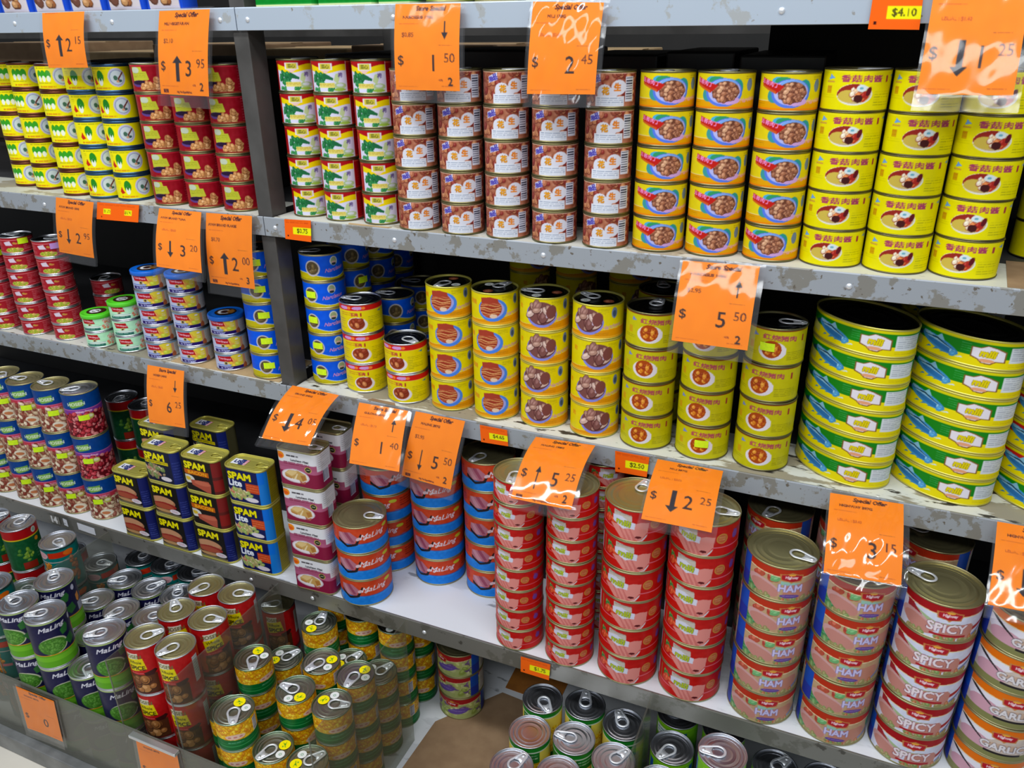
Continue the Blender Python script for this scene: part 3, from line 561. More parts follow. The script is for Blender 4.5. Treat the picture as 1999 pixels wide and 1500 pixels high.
def p_spam(A, v='classic'):
    base = {'classic': (22, 18, 16), 'less': (24, 28, 52), 'bacon': (30, 24, 22), 'lite': (12, 22, 84)}[v]
    A.rect(-1.15, 0, .82, 1, base); spam_txt(A)
    side = {'classic': (22, 30, 96), 'less': (24, 36, 106), 'bacon': (96, 30, 28), 'lite': (20, 120, 210)}[v]
    A.rect(.70, 0, 1.18, 1, side); A.rect(-1.9, 0, -1.12, 1, (90, 84, 60)); A.rect(1.16, 0, 1.95, 1, (150, 138, 20) if v == 'lite' else (84, 80, 52)); A.lines(1.2, 1.8, .1, .9, 12, (120, 112, 10), .4) if v == 'lite' else None
    if v in ('classic',):
        A.ell(-.22, .56, .70, .17, (176, 118, 84)); A.ell(-.22, .52, .62, .12, (196, 142, 104)); A.ell(-.15, .68, .66, .10, (150, 40, 34)); A.ell(-.25, .72, .6, .09, (168, 76, 52)); A.ell(-.22, .82, .60, .10, (186, 140, 92), 0, 1, 'low'); A.rect(-1.1, .93, .7, 1, (120, 110, 80))
        A.ell(.38, .83, .30, .075, (222, 214, 222)); A.lines(.2, .55, .8, .87, 2, (170, 90, 110), .5); A.lines(.76, 1.1, .45, .95, 7, (70, 84, 160), .4)
    if v == 'less':
        A.rect(-.85, .33, .55, .43, (216, 196, 0)); A.lines(-.8, .5, .36, .41, 1, (60, 60, 30), .6); A.blobs(-.25, .66, .6, .2, 34, .08, [(150, 130, 96), (176, 120, 96), (110, 130, 70), (190, 176, 140)], 3); A.ell(.3, .87, .3, .07, (222, 214, 222)); A.lines(.76, 1.1, .3, .9, 7, (60, 76, 150), .4)
    if v == 'bacon':
        A.rect(-1.0, .34, .52, .49, (196, 96, 10)); A.text('BACON', -.08, .415, .10, (240, 170, 30), bold=.05, xs=1.3); A.ell(-.62, .64, .34, .13, (214, 214, 206)); A.ell(-.62, .63, .15, .06, (214, 180, 50)); A.poly([(-.5, .66), (.45, .62), (.55, .72), (.5, .98), (.3, .98), (-.45, .82)], (176, 82, 62)); A.ell(.1, .72, .42, .07, (196, 104, 78)); A.rect(.70, .02, 1.15, .45, (126, 30, 30)); A.rect(.70, .55, 1.15, .9, (140, 30, 28))
    if v == 'lite':
        A.text('Lite', -.42, .42, .18, (232, 238, 248), bold=.07, xs=1.1); A.rect(.08, .38, .72, .66, (196, 66, 26)); A.lines(.12, .68, .42, .64, 3, (236, 140, 90), .4); A.blobs(-.3, .74, .62, .14, 40, .075, [(176, 166, 110), (196, 120, 90), (150, 170, 90), (214, 200, 160)], 3); A.ell(.3, .88, .32, .07, (222, 214, 226)); A.rect(.70, 0, .98, .36, (0, 110, 220))
def p_white(A):
    A.a[:] = np.array((224, 224, 230)) / 255.; A.below(lambda x: .33 + .0 * x, (178, 92, 128)); A.below(lambda x: .58 + 0 * x, (136, 24, 62))
    A.rect(-9, .33, 9, .47, (168, 84, 118)); A.lines(-.6, .6, .30, .40, 2, (110, 20, 50), .5)
    A.ell(-.74, .14, .20, .105, (238, 140, 20)); A.ell(-.74, .16, .14, .05, (226, 90, 20)); A.lines(-.44, .44, .10, .16, 1, (44, 40, 48), .8, .9, 3); A.text('Luncheon Meat', .16, .24, .06, (60, 56, 64), shear=.3, bold=.03)
    A.ell(-.12, .70, .66, .20, (206, 196, 206)); A.ell(-.12, .695, .60, .175, (232, 226, 232)); A.poly([(-.62, .66), (-.42, .55), (.05, .53), (.38, .62), (.42, .76), (.2, .84), (.0, .80), (-.3, .79), (-.58, .75)], (200, 160, 92)); A.poly([(-.62, .70), (-.3, .76), (-.32, .80), (-.58, .76)], (186, 128, 62)); A.poly([(-.04, .62), (.02, .62), (-.12, .80), (-.2, .79)], (232, 212, 168)); A.poly([(-.58, .64), (-.38, .56), (.0, .55), (-.1, .64), (-.3, .72)], (224, 194, 134)); A.poly([(.12, .66), (.34, .64), (.38, .76), (.2, .82)], (176, 118, 56)); A.poly([(.05, .8), (.2, .86), (.36, .80), (.3, .9), (.1, .9)], (176, 96, 76))
    A.ell(.52, .46, .16, .08, (206, 190, 80)); A.ell(.52, .46, .13, .065, (28, 26, 30)); A.ell(.52, .46, .10, .014, (170, 180, 130)); A.rect(.92, .0, 1.9, .50, (214, 214, 222)); A.lines(.98, 1.7, .06, .46, 7, (150, 150, 160), .35); A.bars(1.2, 1.6, .50, .85, vert=True)
def p_maling(A):
    A.rect(-9, .60, 9, 1, (20, 126, 224)); A.below(lambda x: .60 + .03 * np.sin(x * 4), (20, 126, 224)); A.rect(-9, .585, 9, .615, (150, 60, 80)); A.mottle(.03); A.lines(-2, 2.5, .66, .74, 1, (120, 180, 236), .35, .5)
    A.poly([(-.95, .22), (-.45, .14), (-.18, .36), (-.3, .58), (-.7, .62), (-.98, .42)], (178, 110, 130)); A.poly([(-.7, .18), (-.55, .16), (-.3, .54), (-.42, .56)], (150, 70, 96)); A.poly([(-.95, .22), (-.8, .2), (-.5, .58), (-.7, .6)], (196, 140, 156)); A.poly([(-.98, .44), (-.6, .66), (-.28, .60), (-.06, .22), (-.02, .26), (-.2, .66), (-.6, .76), (-.98, .56)], (30, 24, 30)); A.ell(-.15, .42, .10, .06, (220, 190, 200), -.5)
    A.text('MaLing', .42, .36, .26, (232, 226, 240), shear=.45, bold=.012, rot=.07, xs=1.15); A.poly([(.0, .44), (.16, .34), (.2, .42), (.06, .5)], (232, 226, 240), .8)
    A.ell(1.02, .18, .16, .07, (196, 200, 50)); A.lines(1.3, 2.2, .12, .5, 4, (120, 30, 20), .5); A.bars(2.3, 2.8, .1, .55); A.lines(-2.3, -1.2, .12, .5, 4, (120, 30, 20), .5)
def p_mili(A):
    A.mottle(.025); A.rect(-9, .70, 9, .725, (226, 120, 140)); A.below(lambda x: .725 + 0 * x, (196, 14, 6))
    A.blobs(-.72, .26, .10, .10, 8, .06, [(60, 120, 56), (90, 150, 70)], 3); A.blobs(-.62, .50, .24, .10, 10, .09, [(214, 84, 44), (196, 60, 34)], 4)
    A.poly([(-.62, .58), (-.1, .50), (.38, .34), (.64, .36), (.60, .70), (.42, .94), (.1, 1.0), (-.22, .96)], (222, 138, 130)); 
    for q in (0, .14, .28): A.poly([(-.3 + q, .60 - q * .3), (-.26 + q, .58 - q * .3), (-.02 + q, .96), (-.1 + q, .98)], (196, 96, 92), .6)
    A.ell(.32, .86, .1, .04, (90, 16, 24)); A.poly([(.42, .94), (.60, .74), (.58, .84), (.46, .98), (.2, 1.0)], (214, 200, 205))
    A.poly([(-.50, .06), (.10, .14), (.12, .34), (.0, .40), (-.5, .36)], (196, 186, 176)); A.lines(-.46, .1, .1, .2, 2, (130, 120, 110), .4)
    A.poly([(-.54, .26), (-.34, .22), (-.2, .22), (.02, .34), (.22, .38), (.20, .60), (.0, .58), (-.16, .64), (-.34, .54), (-.52, .46)], (214, 214, 234)); A.text('mili', -.16, .42, .20, (176, 190, 30), xs=1.15, rot=-.12, bold=.06, out=(70, 80, 60), outw=.03)
    A.ell(.86, .42, .18, .17, (196, 140, 60)); A.ell(.86, .42, .145, .135, (186, 96, 56)); A.lines(.76, .96, .35, .5, 3, (226, 190, 130), .4); A.ell(1.35, .38, .12, .14, (120, 70, 160)); A.lines(1.25, 1.9, .2, .55, 4, (110, 60, 150), .5); A.rect(-1.5, .1, -1.2, .7, (206, 196, 215)); A.rect(-1.05, .1, -.98, .68, (150, 100, 60))
def hw_logo(A, x=0, y=.2):
    A.poly([(x - .34, y - .10), (x - .16, y - .11), (x, y - .17), (x + .16, y - .11), (x + .34, y - .08), (x + .28, y + .12), (x + .06, y + .12), (x, y + .18), (x - .08, y + .12), (x - .30, y + .10)], (196, 130, 70)); A.poly([(x - .30, y - .07), (x, y - .12), (x + .30, y - .05), (x + .25, y + .09), (x, y + .12), (x - .27, y + .07)], (180, 24, 40)); A.text('Highway', x, y, .10, (238, 205, 214), bold=.05, xs=.9); A.ell(x, y - .09, .10, .03, (236, 170, 60))
def p_ham(A, v='ham'):
    top = {'ham': (186, 48, 20), 'spicy': (164, 10, 20), 'garlic': (228, 112, 6), 'fruit': (178, 28, 34)}[v]; body = {'ham': (190, 158, 120), 'spicy': (214, 218, 240), 'garlic': (206, 190, 180), 'fruit': (176, 190, 120)}[v]
    A.a[:] = np.array(body) / 255.; A.mottle(.03)
    if v == 'fruit':
        A.blobs(0, .6, 3.1, .3, 90, .12, [(150, 170, 80), (190, 200, 120), (120, 90, 140), (200, 205, 150)], 4); A.ell(.25, .62, .50, .14, (110, 84, 176), -.18); A.lines(-.1, .6, .58, .66, 1, (170, 160, 220), .5)
    elif v == 'garlic':
        A.ell(-.9, .40, .42, .24, (226, 222, 236)); A.ell(-.5, .32, .3, .16, (232, 228, 240)); A.ell(-.72, .64, .46, .22, (206, 158, 176)); A.poly([(-1.2, .18), (-.9, .3), (-.55, .5), (-.5, .56), (-.9, .38), (-1.25, .24)], (44, 40, 44)); A.poly([(-1.5, .8), (1.4, .8), (1.4, 1), (-1.5, 1)], (130, 130, 80))
        A.ell(.1, .6, .6, .12, (200, 170, 150)); A.text('GARLIC', .02, .62, .2, (226, 220, 226), bold=.06, xs=1.1, out=(90, 80, 86), outw=.05); A.rect(-.42, .78, .5, .85, (36, 30, 34)); A.poly([(.9, .9), (1.3, .6), (1.4, .9)], (176, 80, 50))
    else:
        if v == 'ham':
            A.blobs(-.75, .34, .32, .07, 6, .11, [(186, 84, 60), (176, 64, 54)], 4, 1.2); A.blobs(-.4, .3, .16, .08, 6, .07, [(110, 170, 110), (130, 186, 120)], 3); A.blobs(-1.2, .8, .2, .2, 8, .08, [(60, 130, 80), (110, 150, 90)], 7); A.poly([(-.3, .38), (.28, .44), (.2, .52), (-.3, .50)], (150, 196, 180)); ham = (190, 130, 110)
        else:
            A.poly([(-1.15, .22), (-.98, .22), (-.45, .62), (-.5, .74), (-1.1, .48)], (160, 36, 46)); A.poly([(-.9, .3), (-.3, .5), (.3, .48), (.3, .56), (-.4, .6)], (166, 186, 140)); ham = (194, 132, 120); A.poly([(.6, .62), (1.3, .44), (1.3, .54), (.65, .72)], (166, 40, 50))
        A.poly([(-.2, .52), (.7, .40), (.86, .46), (.84, .92), (-.2, .94)] if v == 'ham' else [(-.15, .52), (.6, .48), (.7, .56), (.66, .92), (-.2, .92)], ham); A.ell(-.78, .66, .50, .22, (206, 160, 160), .25); A.ell(-.74, .72, .44, .2, (196, 134, 124), .25)
        A.poly([(.7, .82), (1.2, .60), (1.25, .66), (.75, .90)], (110, 130, 186)); A.blobs(1.15, .42, .12, .14, 7, .07, [(70, 150, 110), (110, 160, 100)], 2) if v == 'ham' else None; A.blobs(0, .95, 1.3, .05, 34, .06, [(150, 140, 90), (176, 110, 70), (130, 150, 90)], 8)
        if v == 'ham': A.text('HAM', 0, .60, .21, (206, 200, 240), xs=1.0, bold=.05, out=(110, 90, 170), outw=.05); A.ell(0, .85, .28, .06, (100, 70, 150)); A.lines(-.2, .2, .83, .87, 1, (180, 160, 210), .6)
        else: A.text('SPICY', 0, .64, .25, (236, 224, 232), xs=1.05, bold=.05, out=(120, 50, 70), outw=.04); A.rect(-.4, .82, .5, .88, (170, 30, 40))
    A.below(lambda x: 0 * x, top); A2 = A.Y[:, None] + 0 * A.X[None]
    return top
def p_hw(v):
    def f(A):
        B = Art(A.w, A.h, (0, 0, 0)); p_ham_body(B, v); A.a[:] = B.a[:A.H, :A.W]
    return f
def p_ham_body(A, v):
    top = p_ham(A, v)
def make_hw(v):
    def f(A):
        old = A.below; A.below = lambda *a, **k: None; top = p_ham(A, v); A.below = old
        cut = .20 + .0 * A.X + .05 * np.cos(A.X * 1.4) * (np.abs(A.X) < 2.2)
        m = (A.Y[:, None] < cut[None]).astype(float); A._put((0, A.W, 0, A.H), m, top); m2 = ((A.Y[:, None] >= cut[None]) & (A.Y[:, None] < cut[None] + .03)).astype(float); A._put((0, A.W, 0, A.H), m2, (232, 214, 170))
        hw_logo(A, 0, .26); A.rect(-1.75, 0, -1.28, 1, (20, 80, 190)); A.rect(-1.75, .55, -1.28, 1, (40, 40, 150), .6); A.rect(1.45, 0, 1.9, 1, (20, 80, 190)); A.rect(1.45, .55, 1.9, 1, (40, 40, 150), .6); A.rect(1.95, .05, 3.0, .95, (210, 205, 200)); A.lines(2.0, 2.9, .1, .9, 9, (120, 120, 120), .35); A.rect(-3.1, .05, -1.85, .95, (200, 196, 190)); A.lines(-3.0, -1.95, .1, .9, 9, (120, 120, 120), .35)
    return f
def p_peas(A):
    A.mottle(.02); A.rect(-9, .0, 9, .03, (180, 205, 130)); A.text('MaLing', -.2, .155, .12, (226, 226, 238), shear=.4, bold=.03, xs=1.25, rot=.06)
    A.poly([(.12, .26), (.5, .16), (.62, .24), (.5, .36), (.2, .38)], (44, 110, 50)); A.ell(-.35, .53, .72, .19, (206, 210, 180)); A.ell(-.40, .535, .70, .175, (66, 124, 34)); A.blobs(-.40, .54, .62, .14, 160, .05, [(74, 136, 40), (56, 110, 30), (92, 150, 56)], 3, 1.0)
    A.poly([(.2, .52), (.7, .42), (.85, .58), (.5, .66)], (40, 104, 46)); A.rect(-9, .71, 9, .73, (210, 140, 20)); A.rect(-9, .73, 9, 1, (92, 166, 22)); A.rect(-9, .76, 9, .86, (112, 186, 34)); A.ell(.95, .14, .12, .06, (200, 205, 230)); A.poly([(1.0, .34), (1.25, .3), (1.3, .44), (1.15, .52), (1.0, .46)], (214, 140, 60)); A.rect(1.0, .52, 1.5, .70, (160, 166, 186)); A.lines(1.5, 2.6, .2, .6, 6, (140, 145, 180), .4)
    A.text('MaLing', 2.4, .155, .12, (226, 226, 238), shear=.4, bold=.03, xs=1.25, rot=.06); A.text('MaLing', -2.6, .155, .12, (226, 226, 238), shear=.4, bold=.03, xs=1.25, rot=.06); A.ell(2.4, .53, .6, .16, (66, 124, 34)); A.ell(-2.5, .53, .5, .16, (66, 124, 34))
def p_teal(A):
    A.mottle(.02); A.rect(-9, 0, 9, .045, (20, 70, 66)); A.below(lambda x: .27 + .04 * np.cos(x), (232, 190, 185)); A.below(lambda x: .285 + .04 * np.cos(x), (0, 116, 112)); A.rect(-.35, .09, 1.0, .22, (206, 46, 16)); A.ell(.8, .14, .3, .06, (230, 110, 20)); A.ell(-.8, .16, .42, .09, (226, 176, 180)); A.lines(-1.1, -.5, .11, .21, 2, (200, 120, 140), .5)
    A.blobs(-.5, .6, .32, .28, 40, .09, [(214, 130, 30), (196, 106, 20), (230, 150, 50)], 3, 1.2, (150, 80, 20)); A.blobs(.95, .55, .2, .32, 26, .09, [(190, 110, 50), (166, 90, 40)], 5, 1.2, (120, 60, 20)); A.rect(-.35, .62, .2, .68, (214, 120, 130)); A.text('豆', .35, .55, .1, (160, 215, 210), bold=.02); A.blobs(2.4, .6, .5, .3, 50, .09, [(214, 130, 30), (196, 106, 20)], 6, 1.2, (150, 80, 20)); A.rect(1.3, .3, 1.9, .9, (20, 130, 124))
def p_redm(A):
    A.mottle(.03); A.poly([(-.9, .10), (-.2, .09), (-.2, .22), (-.9, .24)], (226, 218, 200)); A.text('HOSEN', -.54, .165, .075, (110, 110, 60), bold=.04); A.poly([(-.95, .24), (-.0, .20), (.12, .44), (-.85, .50)], (228, 212, 0)); A.text('Whole', -.45, .29, .06, (90, 80, 10), bold=.03); A.text('SPICE', -.38, .41, .085, (60, 50, 10), bold=.05)
    A.lines(-.8, .1, .52, .55, 1, (230, 150, 160), .6); A.rect(-.95, .56, .55, .97, (86, 46, 24)); A.blobs(-.25, .76, .60, .17, 16, .21, [(164, 108, 56), (136, 84, 42), (180, 128, 74), (120, 70, 34)], 3, 1.1, (66, 34, 18)); A.poly([(-.1, .52), (.5, .46), (.6, .5), (.4, .58), (0, .58)], (60, 20, 20)); A.rect(-9, .95, 9, 1, (60, 34, 26), .6)
    A.rect(.95, .12, 1.35, .66, (196, 200, 206)); A.lines(.98, 1.32, .15, .63, 9, (130, 135, 140), .35); A.text('慈菇', 2.2, .14, .1, (230, 170, 180), bold=.03); A.lines(1.6, 2.8, .24, .6, 10, (230, 130, 140), .35); A.bars(1.9, 2.5, .70, .90, vert=True); A.blobs(-2.3, .7, .5, .2, 14, .15, [(150, 98, 50), (124, 76, 38)], 6, 1.15, (66, 34, 18)); A.poly([(-2.8, .24), (-2.0, .20), (-1.9, .44), (-2.7, .50)], (228, 212, 0))
def p_corn(A):
    A.rect(-9, 0, 9, .05, (120, 160, 60)); A.blobs(0, .3, 3.15, .36, 420, .075, [(238, 190, 20), (226, 168, 10), (246, 206, 50), (214, 140, 20)], 3, 1.1, (196, 120, 10)); A.below(lambda x: .60 + .02 * np.sin(2 * x), (0, 104, 44)); A.rect(-9, .84, 9, .86, (60, 160, 90)); A.rect(-9, .74, 9, .755, (40, 140, 70))
    for q in (-2.2, 0, 2.2): A.ell(q, .48, .5, .10, (226, 190, 170)); A.rect(q - .42, .42, q + .42, .55, (228, 196, 178)); [A.ell(q + t, .485, .09, .03, (196, 120, 120)) for t in (-.28, 0, .28)]; A.lines(q - .4, q + .4, .68, .74, 1, (130, 190, 160), .7)
    A.bars(1.0, 1.35, .12, .60)
def p_scorn(A):
    A.rect(-9, 0, 9, .10, (26, 132, 42)); A.rect(-9, .09, 9, .11, (220, 230, 220)); A.below(lambda x: .11 + 0 * x, (236, 214, 90)); A.blobs(0, .6, 3.1, .3, 200, .09, [(238, 200, 30), (226, 180, 20), (246, 216, 80)], 3, 1.2, (200, 140, 10)); A.rect(-.6, .11, .6, .34, (20, 120, 44)); A.lines(-.5, .5, .16, .28, 2, (226, 236, 226), .4)
    A.rect(-2.6, .11, -1.5, .34, (20, 120, 44)); A.rect(-9, .9, 9, 1, (26, 132, 42))
def p_lime(A):
    A.mottle(.03); A.rect(-9, 0, 9, .06, (130, 200, 30)); A.rect(-.7, .1, .6, .3, (236, 240, 236)); A.lines(-.6, .5, .14, .26, 2, (20, 90, 150), .4); A.blobs(0, .65, 3.1, .3, 110, .10, [(80, 160, 30), (110, 186, 40), (60, 140, 30)], 3, 1.0, (40, 110, 20)); A.rect(.7, .1, 1.0, .9, (20, 80, 170)); A.rect(-1.5, .1, -1.2, .9, (20, 80, 170))
def p_topcan(A):
    A.rect(-9, .7, 9, 1, (120, 150, 40)); A.rect(-9, .62, 9, .7, (236, 240, 220)); A.blobs(0, .4, 3, .2, 40, .12, [(220, 190, 40), (190, 160, 30)], 3)

UNIT[0] = .0085
_w = Art(2, 2, (226, 228, 226)); _w.ell(0, .5, .34, .17, (120, 160, 130)); _w.ell(0, .5, .18, .09, (226, 228, 226))
_y = Art(2, 2, (246, 228, 0)); _y.poly([(-.2, .22), (.1, .42), (.5, .2), (.1, .56), (.05, .78), (-.05, .78), (-.02, .55)], (40, 130, 30)); _y.ell(-.35, .62, .14, .07, (40, 140, 60))
SW = disc_art('lid_sticker', .0078, _w, 0, 0, 0); SY = disc_art('lid_sticker', .0100, _y, 0, 0, 0)
_b = Art(2, 2, (120, 60, 40)); _b.blobs(0, .5, .6, .3, 14, .2, [(170, 100, 70), (140, 70, 50)], 2)
SB = disc_art('lid_sticker', .0085, _b, 0, 0, 0)
DS = [(SW, 1.2, .022), (SB, 3.3, .020)]
UNIT[0] = .016
_f = Art(2.2, 1.3, (224, 226, 234)); _f.rect(.0, 0, 1.1, 1, (30, 40, 110)); _f.text('USA', .05, .5, .5, (24, 34, 96), bold=.08, out=(224, 226, 234), outw=.05); [_f.rect(.7, q, 1.1, q + .08, (206, 60, 70) if k % 2 == 0 else (230, 220, 226)) for k, q in enumerate(np.linspace(0, .92, 12))]
_u = np.linspace(-1, 1, 36)[None]; _v = np.linspace(0, 1, 22)[:, None]
FLAG = mesh_from('lid_sticker', np.stack([_u * .0165 + 0 * _v, (.5 - _v) * .019 + 0 * _u, 0 * _u + 0 * _v], -1).reshape(-1, 3), grid_faces(22, 36, False), True, _f.sample(_u * 1.09 + 0 * _v, np.clip(_v + 0 * _u, .01, .99))); FLAG.materials.append(M_PAPER)
kind('mushroom_pork', 'pork_sauce_can', ('round', .0403), .0493, YEL, p_mush, lid=M_BRASS, rim=M_OLIVE, rimh=.0018)
kind('bowl', 'peanut_can', ('round', .0378), .0485, (226, 206, 18), p_bowl, rim=M_OLIVE)
kind('peanut', 'peanut_can', ('round', .0346), .0485, (160, 96, 70), p_peanut, rim=M_OLIVE)
kind('lettuce', 'pickle_can', ('round', .0335), .0508, (160, 10, 18), p_lett, rim=M_OLIVE)
kind('pickA', 'pickle_can', ('round', .0330), .0487, (244, 232, 6), lambda A: p_pick(A, False), rim=M_BROWNRIM, rimh=.0045)
kind('pickB', 'pickle_can', ('round', .0330), .0487, (244, 232, 6), lambda A: p_pick(A, True), rim=M_BLUERIM, rimh=.0045)
kind('redpn', 'peanut_can', ('round', .0350), .0492, (150, 12, 30), p_redpn, rim=M_OLIVE)
kind('redflat', 'bean_tin', ('round', .0330), .0370, (168, 26, 40), p_redflat, lid=M_DARKLID, rim=M_SILVER)
kind('tunaG', 'tuna_can', ('round', .0315), .0357, (186, 240, 200), p_tunag, rim=M_SILVER, lid=M_SILVER, cap=(M_GREENCAP, (28, 20, 16), lambda A: (A.ell(0, .5, .95, .48, (60, 36, 20)), A.ell(-.1, .5, .55, .3, (230, 232, 236)), A.ell(-.05, .5, .42, .2, (60, 30, 24)), A.text('S', -.1, .5, .5, (230, 232, 236), bold=.05))))
kind('tunaB', 'tuna_can', ('round', .0335), .0368, (190, 196, 226), p_tunab, rim=M_SILVER, lid=M_SILVER, cap=(M_BLUECAP, (28, 20, 16), lambda A: (A.ell(0, .5, .95, .48, (60, 36, 20)), A.ell(-.1, .5, .55, .3, (230, 232, 236)), A.ell(-.05, .5, .42, .2, (60, 30, 24)), A.ell(.5, .5, .35, .25, (150, 100, 40)))))
kind('blue', 'fish_can', ('round', .0395), .0507, (0, 88, 232), p_blue, lid=M_DARKLID)
kind('redtop', 'pork_can', ('round', .0390), .0576, (226, 208, 0), p_redtop, lid=M_DARKLID, rim=M_SILVER)
kind('eel', 'eel_can', ('round', .0400), .0569, (226, 210, 0), lambda A: p_eel(A), lid=M_DARKLID, rim=M_BRASS, stickers=DS)
kind('clam', 'clam_can', ('round', .0412), .0573, (226, 210, 0), lambda A: p_eel(A, True), lid=M_DARKLID, rim=M_BRASS, stickers=DS)
kind('pork', 'pork_can', ('round', .0420), .0573, (198, 192, 8), p_pork, lid=M_DARKLID, rim=M_OLIVE)
kind('fishG', 'sardine_tin', ('oval', .078, .054), .0410, (232, 216, 0), lambda A: p_fish(A), lid=M_DARKLID, rim=M_BRASS, tab=False, xoff=.28)
kind('fishR', 'sardine_tin', ('oval', .078, .054), .0410, (232, 216, 0), lambda A: p_fish(A, True), lid=M_DARKLID, rim=M_BRASS, tab=False, xoff=.28)
kind('pinto', 'bean_can', ('round', .0378), .1030, (0, 64, 140), lambda A: p_kidney(A), lid=M_GOLD, rim=M_GOLD)
kind('kidney', 'bean_can', ('round', .0378), .1030, (0, 64, 140), lambda A: p_kidney(A, True), lid=M_SILVER, rim=M_GOLD)
kind('pea', 'pea_can', ('round', .0365), .1030, (16, 70, 40), p_pea, lid=M_SILVER, rim=M_SILVER)
for v in ('classic', 'less', 'bacon', 'lite'):
    kind('spam_' + v, 'luncheon_meat_can', ('box', .094, .054, .018), .0800, (24, 20, 20), lambda A, v=v: p_spam(A, v), lid=M_BRASS, rim=M_BRASS, rimh=.0042, tabk=.8)
kind('white', 'chicken_luncheon_can', ('box', .090, .054, .014), .0780, (224, 224, 230), p_white, lid=M_GOLD, rim=M_GOLD, rimh=.0038, tabk=.8)
kind('maling', 'luncheon_meat_can', ('round', .0503), .0587, (206, 66, 30), p_maling, lid=M_GOLD, rim=M_GOLD)
kind('milis', 'luncheon_meat_can', ('round', .0427), .0425, (190, 18, 14), p_mili, lid=M_GOLD, rim=M_GOLD)
kind('milib', 'luncheon_meat_can', ('round', .0506), .0567, (190, 18, 14), p_mili, lid=M_GOLD, rim=M_GOLD)
for v in ('ham', 'spicy', 'garlic'):
    kind(v, 'ham_can', ('round', .0516), .0594, (206, 176, 134), make_hw(v), lid=M_GOLD, rim=M_GOLD)
kind('grape', 'grape_can', ('round', .0470), .0560, (176, 190, 120), make_hw('fruit'), lid=M_GOLD, rim=M_GOLD)
kind('peas', 'pea_can', ('round', .0358), .1068, NAV, p_peas, lid=M_SILVER, rim=M_SILVER)
kind('teal', 'bean_can', ('round', .0358), .1068, (0, 116, 112), p_teal, lid=M_SILVER, rim=M_SILVER)
kind('peatop', 'pea_can', ('round', .0358), .1068, (16, 84, 44), p_pea, lid=M_SILVER, rim=M_SILVER)
kind('redm', 'mushroom_can', ('round', .0345), .1068, (186, 20, 24), p_redm, lid=M_GOLD, rim=M_SILVER)
kind('corn', 'corn_can', ('round', .0347), .0612, (238, 190, 20), p_corn, lid=M_OLIVELID, rim=M_GREENRIM, stickers=[(SW, 1.6, .020), (SY, 2.65, .019)])
kind('tallcorn', 'corn_can', ('round', .0358), .1066, (236, 214, 90), p_scorn, lid=M_SILVER, rim=M_SILVER)
kind('lime', 'pea_can', ('round', .0358), .1066, (120, 190, 30), p_lime, lid=M_SILVER, rim=M_SILVER)
kind('topcan', 'fruit_can', ('round', .0360), .0900, (226, 220, 20), p_topcan)

M_LABELW = mat('plain_print', (205, 205, 205), 0.5)
# ------------------------------------------------------------------ shelving
ZS = {1: .030, 2: -.2992, 3: -.6215, 4: -1.001, 5: -1.300}
ZB = {1: -.002, 2: -.3315, 3: -.6560, 4: -1.0360}
def part(name, me, m, parent): return link(name, me, m, parent)
def screw(x, z, y, parent):
    a = np.arange(12) / 12 * 2 * np.pi; rows = []
    for s_, d in ((1, 0), (.9, .0010), (.6, .0018), (.05, .0022)): rows.append(np.stack([x + .0042 * s_ * np.cos(a), np.full(12, y - d), z + .0042 * s_ * np.sin(a)], 1))
    part('screw', mesh_from('screw', np.concatenate(rows), grid_faces(4, 12, True)), M_TAB, parent)
M_BOARD = mat('dark_shelf_board', (66, 67, 70), 0.6, 0.2, noise=(52, 53, 56), scale=10)
def shelf(label, lev, x0, x1, yf, yb, lip, top, screws=()):
    e = bpy.data.objects.new('shelf', None); C.objects.link(e); tag(e, label, 'shelf'); z = ZS[lev]
    bx0 = -.935 if x0 == -.952 else x0; bx1 = -.971 if x1 == -.954 else x1
    part('board', box_mesh('board', bx0, bx1, yf + .0045, yb, z - .018, z - .0006), M_BOARD, e)
    part('liner', box_mesh('liner', bx0, bx1, yf + .0045, .125 if lev < 4 else .105, z - .0006, z), top, e)
    V = [(x, y, zz) for x in (x0, x1) for (y, zz) in ((yf + .004, z + .0002), (yf + .0008, z + .0010), (yf, z - .0006), (yf, ZB[lev]), (yf + .0008, ZB[lev] - .0006), (yf + .004, ZB[lev]))]
    k = 6; F = [(i, (i + 1) % k, k + (i + 1) % k, k + i) for i in range(k)] + [(0, 1, 2, 3), (0, 3, 4, 5), (k + 3, k + 2, k + 1, k), (k + 5, k + 4, k + 3, k)]
    part('edge_lip', mesh_from('edge_lip', V, F, False), lip, e)
    for sx in screws: screw(sx, (z + ZB[lev]) / 2 - .001, yf, e)
    return e
shelf('top shelf left of the dark post with a pale smooth steel edge', 1, -2.6, -.954, 0, .5, M_LIP1, M_TOP2, (-1.46, -1.22, -.985))
shelf('top shelf right of the dark post with a pale flaking steel edge', 1, -.952, .85, 0, .5, M_LIP1, M_TOP2, (-.93, -.665, -.125))
shelf('second shelf left of the dark post carrying yellow and red cans', 2, -2.6, -.954, 0, .5, M_LIP2, M_TOP2, (-1.5,))
shelf('second shelf right of the dark post with a stained grey edge', 2, -.952, .85, 0, .5, M_LIP2, M_TOP2, (-.93, -.69, -.43, .0))
shelf('third shelf left of the dark post carrying red tins and tuna', 3, -2.6, -.954, 0, .5, M_LIP2, M_TOP3, (-1.3,))
shelf('third shelf right of the dark post with chipped white board', 3, -.952, .85, 0, .5, M_LIP2, M_TOP3, (-.93, -.5, .1))
s4 = shelf('deep lowest shelf with white board and brown-grey steel edge', 4, -2.6, .85, -.105, .5, M_LIP4, M_TOP4, (-1.55, -1.02, -.87, -.62))
UNIT[0] = .012
